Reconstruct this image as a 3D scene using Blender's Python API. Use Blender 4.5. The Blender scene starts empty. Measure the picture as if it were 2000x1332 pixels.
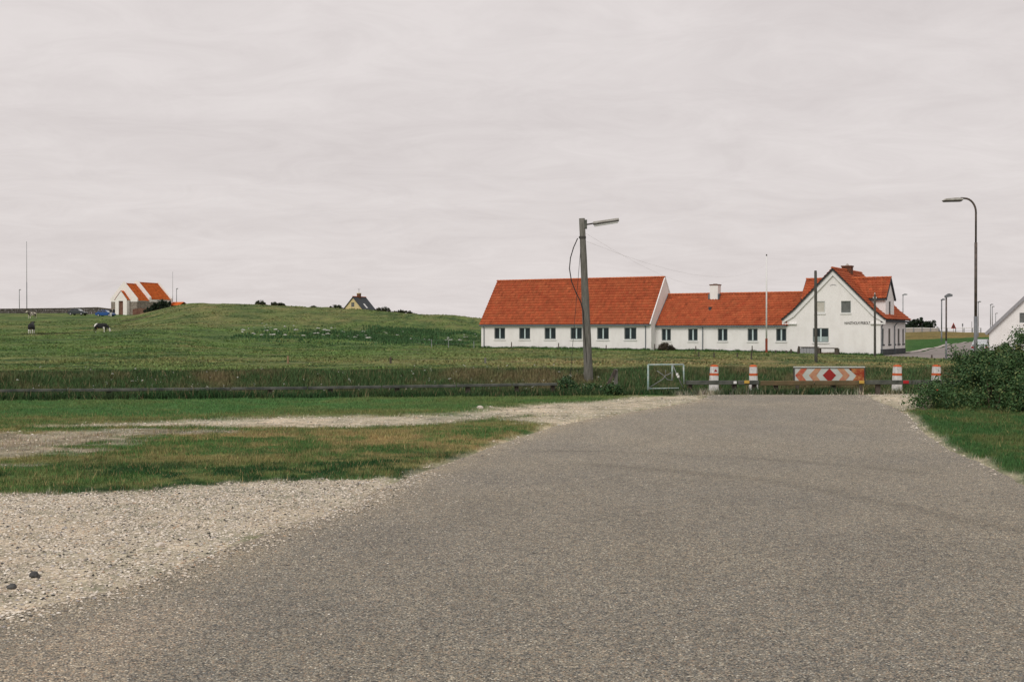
import bpy, bmesh, math, random
import numpy as np
from mathutils import Vector, Matrix
from mathutils.geometry import tessellate_polygon, delaunay_2d_cdt

random.seed(7)
rng = np.random.default_rng(11)
S = bpy.context.scene
COL = S.collection
R = math.radians
PI = math.pi

# ------------------------------------------------------------------ camera, sky, sun, exposure
CAMZ = 1.7
FPX = 2400.0          # focal length in pixels of the 2000 px wide photograph
HOR = 650.0
cam = bpy.data.cameras.new('camera')
cam.sensor_width = 36.0
cam.lens = 36.0 * FPX / 2000.0
cam.clip_start = 0.1
cam.clip_end = 20000
camo = bpy.data.objects.new('camera', cam)
COL.objects.link(camo)
camo.location = (0, 0, CAMZ)
camo.rotation_euler = (R(90) - math.atan(16 / FPX), 0, 0)
S.camera = camo

SUN_EL, SUN_AZ = R(42), R(212)       # azimuth clockwise from +Y: behind the camera, to the left
w = bpy.data.worlds.new('World')
S.world = w
w.use_nodes = True
nt = w.node_tree
nt.nodes.clear()
N = nt.nodes.new
out = N('ShaderNodeOutputWorld')
bg = N('ShaderNodeBackground')
sky = N('ShaderNodeTexSky')
sky.sky_type = 'NISHITA'
sky.sun_disc = False
sky.sun_elevation = SUN_EL
sky.sun_rotation = SUN_AZ
sky.dust_density = 3.0
tc = N('ShaderNodeTexCoord')
sep = N('ShaderNodeSeparateXYZ')
nt.links.new(tc.outputs['Generated'], sep.inputs[0])
mz = N('ShaderNodeMath'); mz.operation = 'ADD'; mz.inputs[1].default_value = 0.16
ab = N('ShaderNodeMath'); ab.operation = 'ABSOLUTE'
nt.links.new(sep.outputs['Z'], ab.inputs[0]); nt.links.new(ab.outputs[0], mz.inputs[0])
dx = N('ShaderNodeMath'); dx.operation = 'DIVIDE'
dy = N('ShaderNodeMath'); dy.operation = 'DIVIDE'
nt.links.new(sep.outputs['X'], dx.inputs[0]); nt.links.new(mz.outputs[0], dx.inputs[1])
nt.links.new(sep.outputs['Y'], dy.inputs[0]); nt.links.new(mz.outputs[0], dy.inputs[1])
cmb = N('ShaderNodeCombineXYZ')
nt.links.new(dx.outputs[0], cmb.inputs[0]); nt.links.new(dy.outputs[0], cmb.inputs[1])
def cloud_noise(scale, detail, rough, dist, off):
    mp = N('ShaderNodeMapping'); mp.inputs['Scale'].default_value = scale
    mp.inputs['Location'].default_value = off
    mp.inputs['Rotation'].default_value = (0, 0, R(3))
    nn = N('ShaderNodeTexNoise')
    nn.inputs['Scale'].default_value = 1.0; nn.inputs['Detail'].default_value = detail
    nn.inputs['Roughness'].default_value = rough; nn.inputs['Distortion'].default_value = dist
    nt.links.new(cmb.outputs[0], mp.inputs[0]); nt.links.new(mp.outputs[0], nn.inputs[0])
    return nn.outputs[0]
c1 = cloud_noise((0.8, 1.15, 1), 6, 0.55, 0.9, (1.1, 5.4, 0))
c2 = cloud_noise((3.4, 4.4, 1), 8, 0.68, 0.8, (7.3, 2.2, 0))
mixc = N('ShaderNodeMix'); mixc.inputs[0].default_value = 0.5
nt.links.new(c1, mixc.inputs[2]); nt.links.new(c2, mixc.inputs[3])
ramp = N('ShaderNodeValToRGB')
ramp.color_ramp.elements[0].position = 0.32; ramp.color_ramp.elements[0].color = (0.665, 0.610, 0.600, 1)
ramp.color_ramp.elements[1].position = 0.62; ramp.color_ramp.elements[1].color = (0.788, 0.732, 0.718, 1)
nt.links.new(mixc.outputs[0], ramp.inputs[0])
skys = N('ShaderNodeMix'); skys.data_type = 'RGBA'; skys.blend_type = 'MULTIPLY'; skys.inputs[0].default_value = 1
skys.inputs[7].default_value = (0.08, 0.08, 0.08, 1)
nt.links.new(sky.outputs[0], skys.inputs[6])
mixs = N('ShaderNodeMix'); mixs.data_type = 'RGBA'; mixs.inputs[0].default_value = 0.955
nt.links.new(skys.outputs[2], mixs.inputs[6]); nt.links.new(ramp.outputs[0], mixs.inputs[7])
nt.links.new(mixs.outputs[2], bg.inputs[0])
bg.inputs[1].default_value = 1.0
nt.links.new(bg.outputs[0], out.inputs[0])

sun = bpy.data.lights.new('sun', 'SUN')
sun.energy = 1.5
sun.angle = R(28)
sun.color = (1.0, 0.97, 0.93)
suno = bpy.data.objects.new('sun', sun)
COL.objects.link(suno)
sdir = Vector((math.sin(SUN_AZ) * math.cos(SUN_EL), math.cos(SUN_AZ) * math.cos(SUN_EL), math.sin(SUN_EL)))
suno.rotation_euler = sdir.to_track_quat('Z', 'Y').to_euler()
S.view_settings.view_transform = 'Standard'
S.view_settings.look = 'None'
S.view_settings.exposure = 0.0
S.view_settings.gamma = 1.0
S.view_settings.use_curve_mapping = False
S.render.engine = 'CYCLES'
S.cycles.max_bounces = 5
S.cycles.diffuse_bounces = 3

# ------------------------------------------------------------------ helpers
def sx(u, d): return (u - 1000.0) / FPX * d
def sz(v, d): return CAMZ - (v - HOR) / FPX * d
def gp(u, v, z=0.0):
    d = (CAMZ - z) * FPX / (v - HOR)
    return (sx(u, d), d)

def vnoise(x, y, seed=0):
    x = np.asarray(x, float); y = np.asarray(y, float)
    xi = np.floor(x).astype(np.int64); yi = np.floor(y).astype(np.int64)
    xf = x - xi; yf = y - yi
    def h(a, b):
        n = (a * 374761393 + b * 668265263 + seed * 1442695041) & 0x7fffffff
        n = ((n ^ (n >> 13)) * 1274126177) & 0x7fffffff
        return ((n ^ (n >> 16)) & 0xffff) / 65535.0
    u = xf * xf * (3 - 2 * xf); v = yf * yf * (3 - 2 * yf)
    return (h(xi, yi) * (1 - u) + h(xi + 1, yi) * u) * (1 - v) + (h(xi, yi + 1) * (1 - u) + h(xi + 1, yi + 1) * u) * v
def fbm(x, y, seed=0, oct=4):
    s = 0; a = 0.5; t = 0
    for i in range(oct):
        s = s + a * vnoise(np.asarray(x) * 2 ** i, np.asarray(y) * 2 ** i, seed + i); t += a; a *= 0.5
    return s / t
def sstep(a, b, x):
    t = np.clip((np.asarray(x, float) - a) / (b - a), 0, 1)
    return t * t * (3 - 2 * t)
def sdist(poly, x, y):
    """signed distance to polygon, negative inside"""
    x = np.asarray(x, float); y = np.asarray(y, float)
    d = np.full(x.shape, 1e9); ins = np.zeros(x.shape, bool)
    n = len(poly)
    for i in range(n):
        ax, ay = poly[i]; bx_, by_ = poly[(i + 1) % n]
        ex, ey = bx_ - ax, by_ - ay
        t = np.clip(((x - ax) * ex + (y - ay) * ey) / (ex * ex + ey * ey + 1e-12), 0, 1)
        d = np.minimum(d, np.hypot(x - ax - t * ex, y - ay - t * ey))
        c = ((ay > y) != (by_ > y))
        with np.errstate(divide='ignore', invalid='ignore'):
            xin = (bx_ - ax) * (y - ay) / (by_ - ay + 1e-15) + ax
        ins ^= c & (x < xin)
    return np.where(ins, -d, d)
def lerp3(a, b, t):
    t = np.asarray(t)[..., None]
    return np.asarray(a) * (1 - t) + np.asarray(b) * t

def np_mesh(name, verts, faces, cols=None):
    me = bpy.data.meshes.new(name)
    verts = np.asarray(verts, np.float32); faces = np.asarray(faces, np.int32)
    k = faces.shape[1]; m = len(faces)
    me.vertices.add(len(verts)); me.vertices.foreach_set('co', verts.ravel())
    me.loops.add(m * k); me.loops.foreach_set('vertex_index', faces.ravel())
    me.polygons.add(m)
    me.polygons.foreach_set('loop_start', np.arange(0, m * k, k, dtype=np.int32))
    me.update(calc_edges=True)
    if cols is not None:
        ca = me.color_attributes.new('col', 'FLOAT_COLOR', 'POINT')
        c = np.ones((len(verts), 4), np.float32); c[:, :3] = cols
        ca.data.foreach_set('color', c.ravel())
    return me
def link(name, me, mat=None, parent=None):
    o = bpy.data.objects.new(name, me)
    COL.objects.link(o)
    if mat is not None and me is not None and not me.materials: me.materials.append(mat)
    if parent is not None: o.parent = parent
    return o
def tag(o, label=None, cat=None, group=None, kind=None):
    if label: o['label'] = label
    if cat: o['category'] = cat
    if group: o['group'] = group
    if kind: o['kind'] = kind
    return o
def empty(name, loc, rz=0, label=None, cat=None, group=None):
    o = bpy.data.objects.new(name, None)
    COL.objects.link(o)
    o.location = loc; o.rotation_euler = (0, 0, rz); o.empty_display_size = 0.3
    return tag(o, label, cat, group)
def copy_tree(o, parent=None):
    c = o.copy(); COL.objects.link(c)
    if parent is not None: c.parent = parent
    for ch in [x for x in o.children]:
        copy_tree(ch, c)
    return c

class MB:
    """collects simple shapes into one mesh"""
    def __init__(s): s.v = []; s.f = []
    def box(s, x0, x1, y0, y1, z0, z1):
        n = len(s.v)
        s.v += [(x0, y0, z0), (x1, y0, z0), (x1, y1, z0), (x0, y1, z0), (x0, y0, z1), (x1, y0, z1), (x1, y1, z1), (x0, y1, z1)]
        s.f += [tuple(n + i for i in q) for q in ((0, 3, 2, 1), (4, 5, 6, 7), (0, 1, 5, 4), (1, 2, 6, 5), (2, 3, 7, 6), (3, 0, 4, 7))]
        return s
    def bar(s, a, b, wx, wz=None, up=(0, 0, 1)):
        a = Vector(a); b = Vector(b); wz = wz or wx
        d = (b - a).normalized(); up = Vector(up)
        if abs(d.dot(up)) > 0.98: up = Vector((0, 1, 0))
        r = d.cross(up).normalized() * wx / 2; t = r.cross(d).normalized() * wz / 2
        n = len(s.v)
        for p in (a, b): s.v += [tuple(p - r - t), tuple(p + r - t), tuple(p + r + t), tuple(p - r + t)]
        s.f += [tuple(n + i for i in q) for q in ((0, 3, 2, 1), (4, 5, 6, 7), (0, 1, 5, 4), (1, 2, 6, 5), (2, 3, 7, 6), (3, 0, 4, 7))]
        return s
    def tube(s, pts, rad, seg=8, cap=True):
        pts = [Vector(p) for p in pts]
        if not hasattr(rad, '__len__'): rad = [rad] * len(pts)
        n0 = len(s.v); prev = None
        for i, p in enumerate(pts):
            d = (pts[min(i + 1, len(pts) - 1)] - pts[max(i - 1, 0)]).normalized()
            if prev is None:
                up = Vector((0, 0, 1)) if abs(d.z) < 0.9 else Vector((1, 0, 0))
                r = d.cross(up).normalized()
            else:
                r = (prev - d * prev.dot(d)).normalized()
            prev = r; t = d.cross(r)
            for k in range(seg):
                a = 2 * PI * k / seg
                s.v.append(tuple(p + (r * math.cos(a) + t * math.sin(a)) * rad[i]))
        for i in range(len(pts) - 1):
            for k in range(seg):
                a = n0 + i * seg + k; b = n0 + i * seg + (k + 1) % seg
                s.f.append((a, b, b + seg, a + seg))
        if cap:
            s.f.append(tuple(n0 + k for k in reversed(range(seg))))
            s.f.append(tuple(n0 + (len(pts) - 1) * seg + k for k in range(seg)))
        return s
    def prism(s, poly, axis, a, b):
        """extrude a 2D polygon along an axis; poly coords are the two other axes in order"""
        n = len(s.v); m = len(poly)
        for w_ in (a, b):
            for p in poly:
                q = list(p); q.insert('xyz'.index(axis), w_); s.v.append(tuple(q))
        s.f.append(tuple(range(n, n + m))); s.f.append(tuple(reversed(range(n + m, n + 2 * m))))
        for i in range(m):
            j = (i + 1) % m
            s.f.append((n + i, n + m + i, n + m + j, n + j))
        return s
    def quad(s, *p):
        n = len(s.v); s.v += [tuple(q) for q in p]; s.f.append(tuple(range(n, n + len(p)))); return s
    def build(s, name, mat, parent=None, smooth=False, bevel=0):
        me = bpy.data.meshes.new(name)
        me.from_pydata(s.v, [], s.f)
        bm = bmesh.new(); bm.from_mesh(me)
        bmesh.ops.recalc_face_normals(bm, faces=bm.faces)
        if bevel:
            bmesh.ops.bevel(bm, geom=bm.edges[:], offset=bevel, segments=1, affect='EDGES', clamp_overlap=True)
        bm.to_mesh(me); bm.free()
        if smooth:
            for p in me.polygons: p.use_smooth = True
        me.materials.append(mat)
        return link(name, me, None, parent)

# ------------------------------------------------------------------ materials
def mat(name, col=(0.5, 0.5, 0.5), rough=0.8, col2=None, scale=5.0, detail=4, bump=0.0, bscale=None, metal=0.0,
        spec=0.3, attr=False, lo=0.35, hi=0.65, stretch=None, attr_amt=1.0):
    m = bpy.data.materials.new(name); m.use_nodes = True
    t = m.node_tree; n = t.nodes; b = n['Principled BSDF']
    b.inputs['Roughness'].default_value = rough; b.inputs['Metallic'].default_value = metal
    b.inputs['Specular IOR Level'].default_value = spec
    b.inputs['Base Color'].default_value = (*col, 1)
    co = n.new('ShaderNodeTexCoord'); src = co.outputs['Object']
    if stretch:
        mp = n.new('ShaderNodeMapping'); mp.inputs['Scale'].default_value = stretch
        t.links.new(src, mp.inputs[0]); src = mp.outputs[0]
    colout = None
    if col2 is not None:
        no = n.new('ShaderNodeTexNoise'); no.inputs['Scale'].default_value = scale; no.inputs['Detail'].default_value = detail
        no.inputs['Roughness'].default_value = 0.6
        t.links.new(src, no.inputs[0])
        ra = n.new('ShaderNodeValToRGB')
        ra.color_ramp.elements[0].position = lo; ra.color_ramp.elements[1].position = hi
        ra.color_ramp.elements[0].color = (*col, 1); ra.color_ramp.elements[1].color = (*col2, 1)
        t.links.new(no.outputs[0], ra.inputs[0]); colout = ra.outputs[0]
    if attr:
        at = n.new('ShaderNodeAttribute'); at.attribute_name = 'col'
        if colout is not None:
            mx = n.new('ShaderNodeMix'); mx.data_type = 'RGBA'; mx.blend_type = 'MULTIPLY'; mx.inputs[0].default_value = attr_amt
            t.links.new(colout, mx.inputs[6]); t.links.new(at.outputs['Color'], mx.inputs[7]); colout = mx.outputs[2]
        else: colout = at.outputs['Color']
    if colout is not None: t.links.new(colout, b.inputs['Base Color'])
    if bump:
        nb = n.new('ShaderNodeTexNoise'); nb.inputs['Scale'].default_value = bscale or scale * 3; nb.inputs['Detail'].default_value = 3
        t.links.new(src, nb.inputs[0])
        bp = n.new('ShaderNodeBump'); bp.inputs['Strength'].default_value = bump; bp.inputs['Distance'].default_value = 0.05
        t.links.new(nb.outputs[0], bp.inputs['Height']); t.links.new(bp.outputs[0], b.inputs['Normal'])
    return m
M = {}
M['plaster'] = mat('white_plaster', (0.79, 0.765, 0.735), 0.9, (0.87, 0.85, 0.825), 1.6, 7, 0.3, 9, stretch=(1, 1, .45), lo=.28, hi=.58)
M['cornice'] = mat('white_cornice', (0.84, 0.83, 0.81), 0.7, (0.78, 0.77, 0.75), 3, 3)
M['brown_pane'] = mat('brown_tinted_pane', (0.085, 0.065, 0.055), 0.3, (0.16, 0.13, 0.11), 3, 2, spec=0.3)
M['tile'] = mat('roof_tile', (0.365, 0.082, 0.031), 0.75, (0.43, 0.106, 0.041), 0.8, 6, 0.15, 40, attr=True, spec=0.25)
M['tile_far'] = mat('far_roof_tile', (0.60, 0.135, 0.030), 0.75, (0.66, 0.155, 0.035), 1.1, 6, attr=True, spec=0.2)
M['ridge'] = mat('ridge_tile', (0.36, 0.075, 0.025), 0.75, (0.52, 0.13, 0.04), 2.0, 4)
M['frame'] = mat('window_frame_grey', (0.16, 0.185, 0.18), 0.6, (0.22, 0.24, 0.23), 6)
M['mullion'] = mat('window_mullion_pale', (0.55, 0.66, 0.66), 0.6)
M['frame_light'] = mat('window_frame_light', (0.60, 0.62, 0.60), 0.6)
M['glass'] = mat('window_glass', (0.018, 0.026, 0.03), 0.25, (0.03, 0.045, 0.05), 0.9, 2, spec=0.22)
M['glass_dim'] = mat('window_glass_dim', (0.10, 0.105, 0.10), 0.25, (0.16, 0.17, 0.16), 2, 2, spec=0.3)
M['blind'] = mat('window_blind', (0.52, 0.49, 0.42), 0.9, (0.58, 0.56, 0.50), 3)
M['curtain'] = mat('window_curtain', (0.38, 0.45, 0.43), 0.9, (0.27, 0.34, 0.33), 6, 2, stretch=(4, 4, 0.3))
M['gutter'] = mat('gutter_zinc', (0.10, 0.125, 0.145), 0.55, (0.15, 0.175, 0.19), 4, metal=0.2)
M['plinth'] = mat('plinth_tar', (0.045, 0.05, 0.055), 0.85, (0.085, 0.09, 0.095), 3)
M['brick'] = mat('chimney_brick', (0.17, 0.07, 0.035), 0.9, (0.10, 0.045, 0.03), 9, 3, 0.2)
M['soffit'] = mat('dark_soffit', (0.05, 0.055, 0.06), 0.8)
M['letter'] = mat('dark_lettering', (0.15, 0.14, 0.13), 0.7)
M['stone'] = mat('rubble_stone', (0.17, 0.15, 0.125), 0.95, (0.36, 0.315, 0.26), 2.2, 5, 0.4, 3)
M['stone_red'] = mat('red_rubble', (0.13, 0.055, 0.04), 0.95, (0.22, 0.13, 0.09), 2.0, 5, 0.4, 3)
M['lime'] = mat('limewash', (0.84, 0.80, 0.745), 0.9, (0.89, 0.865, 0.82), 1.2)
M['yellow'] = mat('ochre_plaster', (0.62, 0.50, 0.25), 0.9, (0.68, 0.56, 0.31), 1.3)
M['slate'] = mat('dark_slate', (0.035, 0.042, 0.05), 0.75, (0.06, 0.068, 0.075), 2)
M['wood_pole'] = mat('weathered_pole', (0.105, 0.105, 0.085), 0.9, (0.235, 0.225, 0.20), 4, 6, 0.5, 14, stretch=(9, 9, 0.7))
M['pole_dark'] = mat('dark_weathered_pole', (0.055, 0.056, 0.046), 0.9, (0.12, 0.115, 0.10), 4, 6, 0.5, 14, stretch=(9, 9, 0.7))
M['wood_dark'] = mat('dark_wood', (0.055, 0.045, 0.038), 0.9, (0.12, 0.10, 0.08), 5, 5, 0.3, 18, stretch=(5, 5, 0.7))
M['wood_rail'] = mat('grey_rail', (0.050, 0.058, 0.050), 0.85, (0.13, 0.135, 0.115), 3, 5, 0.3, 14)
M['wood_brown'] = mat('brown_rail', (0.17, 0.115, 0.06), 0.9, (0.10, 0.085, 0.045), 3, 5, 0.3, 14)
M['wood_tan'] = mat('tan_post', (0.30, 0.21, 0.12), 0.9, (0.22, 0.15, 0.09), 6)
M['red_post'] = mat('red_post_paint', (0.30, 0.055, 0.025), 0.8, (0.20, 0.05, 0.03), 6)
M['lamp_steel'] = mat('lamp_steel', (0.055, 0.05, 0.045), 0.6, (0.13, 0.10, 0.085), 5, 5)
M['steel_pale'] = mat('galvanised_pole', (0.22, 0.235, 0.245), 0.55, (0.30, 0.31, 0.315), 3)
M['steel_mid'] = mat('grey_mast', (0.14, 0.15, 0.16), 0.6, (0.20, 0.21, 0.22), 3)
M['lamp_head'] = mat('lamp_housing', (0.50, 0.49, 0.46), 0.6, (0.36, 0.34, 0.31), 7)
M['lamp_lens'] = mat('lamp_lens', (0.62, 0.63, 0.61), 0.35)
M['lamp_dark'] = mat('lamp_edge', (0.06, 0.055, 0.05), 0.6)
M['cable'] = mat('black_cable', (0.035, 0.032, 0.03), 0.7)
M['wire'] = mat('fence_wire', (0.22, 0.23, 0.23), 0.5)
M['concrete_white'] = mat('painted_concrete', (0.72, 0.70, 0.67), 0.85, (0.46, 0.45, 0.43), 9, 5, 0.2, 25, lo=0.45, hi=0.75)
M['orange'] = mat('orange_paint', (0.60, 0.115, 0.03), 0.8, (0.42, 0.12, 0.05), 14, 4, lo=0.45, hi=0.75)
M['red'] = mat('red_paint', (0.36, 0.025, 0.022), 0.7, (0.28, 0.03, 0.025), 12)
M['red_worn'] = mat('worn_red_paint', (0.50, 0.10, 0.065), 0.8, (0.50, 0.26, 0.13), 9, 5, lo=0.4, hi=0.7)
M['red_faded'] = mat('faded_red_paint', (0.52, 0.30, 0.17), 0.8, (0.46, 0.16, 0.11), 7, 5, lo=0.4, hi=0.72)
M['rusty'] = mat('rusty_red_paint', (0.30, 0.05, 0.022), 0.85, (0.50, 0.24, 0.09), 8, 6, lo=0.42, hi=0.66)
M['sign_white'] = mat('sign_white', (0.58, 0.61, 0.58), 0.75, (0.50, 0.54, 0.48), 5, 4)
M['yellow_refl'] = mat('yellow_reflector', (0.62, 0.38, 0.06), 0.6, (0.5, 0.32, 0.08), 20)
M['red_refl'] = mat('red_reflector', (0.42, 0.02, 0.025), 0.5)
M['gate'] = mat('green_gate_paint', (0.20, 0.34, 0.31), 0.7, (0.46, 0.48, 0.45), 12, 4)
M['white_paint'] = mat('white_paint', (0.76, 0.76, 0.74), 0.6)
M['asphalt_far'] = mat('far_asphalt', (0.215, 0.19, 0.175), 0.95, (0.27, 0.245, 0.225), 0.6, 6, 0.2, 12)
M['kerb'] = mat('pale_kerb', (0.44, 0.40, 0.36), 0.95, (0.36, 0.33, 0.30), 2)
M['tyre'] = mat('tyre_rubber', (0.02, 0.02, 0.02), 0.9)
M['rim'] = mat('wheel_rim', (0.45, 0.46, 0.47), 0.4, metal=0.4)
M['carglass'] = mat('car_glass', (0.02, 0.025, 0.03), 0.08, spec=0.6)
M['screen_glass'] = mat('windscreen_glass', (0.50, 0.55, 0.56), 0.15, spec=0.6)
M['white_cloth'] = mat('white_cloth', (0.7, 0.7, 0.7), 0.9)
M['dark_cloth'] = mat('dark_cloth', (0.025, 0.03, 0.035), 0.9)
M['skin'] = mat('skin', (0.45, 0.27, 0.19), 0.7)
M['hair'] = mat('dark_hair', (0.04, 0.03, 0.02), 0.9)
M['leafattr'] = mat('leaf', (1, 1, 1), 0.65, attr=True, spec=0.25)
M['grassattr'] = mat('grass_blade', (1, 1, 1), 0.9, attr=True, spec=0.08)
M['stoneattr'] = mat('pebble', (1, 1, 1), 0.9, attr=True, spec=0.2)
M['twig'] = mat('twig', (0.09, 0.065, 0.045), 0.9)
M['flint'] = mat('dark_flint', (0.035, 0.035, 0.035), 0.6, (0.10, 0.10, 0.095), 12, 4, 0.4, 30)
M['chalk'] = mat('pale_stone', (0.66, 0.60, 0.52), 0.9, (0.52, 0.46, 0.40), 12, 4, 0.4, 30)
M['grey_panel'] = mat('grey_board', (0.36, 0.37, 0.39), 0.85, (0.27, 0.26, 0.26), 5, stretch=(6, 6, 0.4))
def two_tone(name, a, b, scale, pos):
    m = mat(name, a, 0.85, b, scale, 1, lo=pos - 0.012, hi=pos + 0.012); return m
M['cow'] = two_tone('black_white_hide', (0.018, 0.018, 0.02), (0.70, 0.68, 0.63), 1.25, 0.56)
M['cow_pale'] = two_tone('pale_hide', (0.10, 0.09, 0.08), (0.68, 0.63, 0.52), 1.3, 0.40)

def cow_dark():
    m = bpy.data.materials.new('black_hide_white_legs'); m.use_nodes = True
    t = m.node_tree; n = t.nodes; b = n['Principled BSDF']; b.inputs['Roughness'].default_value = .85
    co = n.new('ShaderNodeTexCoord'); sp = n.new('ShaderNodeSeparateXYZ'); t.links.new(co.outputs['Object'], sp.inputs[0])
    ra = n.new('ShaderNodeValToRGB'); ra.color_ramp.elements[0].position = .52; ra.color_ramp.elements[1].position = .56
    ra.color_ramp.elements[0].color = (.68, .66, .6, 1); ra.color_ramp.elements[1].color = (.016, .016, .018, 1)
    t.links.new(sp.outputs['Z'], ra.inputs[0]); t.links.new(ra.outputs[0], b.inputs['Base Color']); return m
M['cow_dark'] = cow_dark()
def ground_material():
    m = bpy.data.materials.new('ground_cover'); m.use_nodes = True
    t = m.node_tree; n = t.nodes; b = n['Principled BSDF']; L = t.links.new
    b.inputs['Roughness'].default_value = 0.95; b.inputs['Specular IOR Level'].default_value = 0.08
    at = n.new('ShaderNodeAttribute'); at.attribute_name = 'col'
    co = n.new('ShaderNodeTexCoord')
    def noise(scale, det, rough=0.65):
        q = n.new('ShaderNodeTexNoise'); q.inputs['Scale'].default_value = scale; q.inputs['Detail'].default_value = det
        q.inputs['Roughness'].default_value = rough; L(co.outputs['Object'], q.inputs[0]); return q.outputs[0]
    prev = at.outputs['Color']
    for (sc, det, lo, hi, a, c) in ((0.35, 6, 0.30, 0.70, (0.62, 0.70, 0.66), (1.30, 1.25, 1.18)),
                                    (2.3, 6, 0.30, 0.72, (0.55, 0.62, 0.58), (1.42, 1.38, 1.34)),
                                    (17.0, 5, 0.30, 0.72, (0.55, 0.55, 0.55), (1.5, 1.45, 1.45))):
        q = noise(sc, det)
        ra = n.new('ShaderNodeValToRGB'); ra.color_ramp.elements[0].position = lo; ra.color_ramp.elements[1].position = hi
        ra.color_ramp.elements[0].color = (*[x / 1.5 for x in a], 1); ra.color_ramp.elements[1].color = (*[x / 1.5 for x in c], 1)
        L(q, ra.inputs[0])
        mx = n.new('ShaderNodeMix'); mx.data_type = 'RGBA'; mx.blend_type = 'MULTIPLY'; mx.inputs[0].default_value = 1
        L(prev, mx.inputs[6]); L(ra.outputs[0], mx.inputs[7])
        m2 = n.new('ShaderNodeMix'); m2.data_type = 'RGBA'; m2.blend_type = 'MULTIPLY'; m2.inputs[0].default_value = 1
        m2.clamp_result = False
        m2.inputs[7].default_value = (1.5, 1.5, 1.5, 1)
        L(mx.outputs[2], m2.inputs[6]); prev = m2.outputs[2]
    L(prev, b.inputs['Base Color'])
    h1 = noise(14, 5); h2 = noise(1.6, 4)
    ad = n.new('ShaderNodeMath'); ad.operation = 'MULTIPLY_ADD'; ad.inputs[1].default_value = 3.0
    L(h2, ad.inputs[0]); L(h1, ad.inputs[2])
    bp = n.new('ShaderNodeBump'); bp.inputs['Strength'].default_value = 0.7; bp.inputs['Distance'].default_value = 0.06
    L(ad.outputs[0], bp.inputs['Height']); L(bp.outputs[0], b.inputs['Normal'])
    return m
M['ground'] = ground_material()

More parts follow.
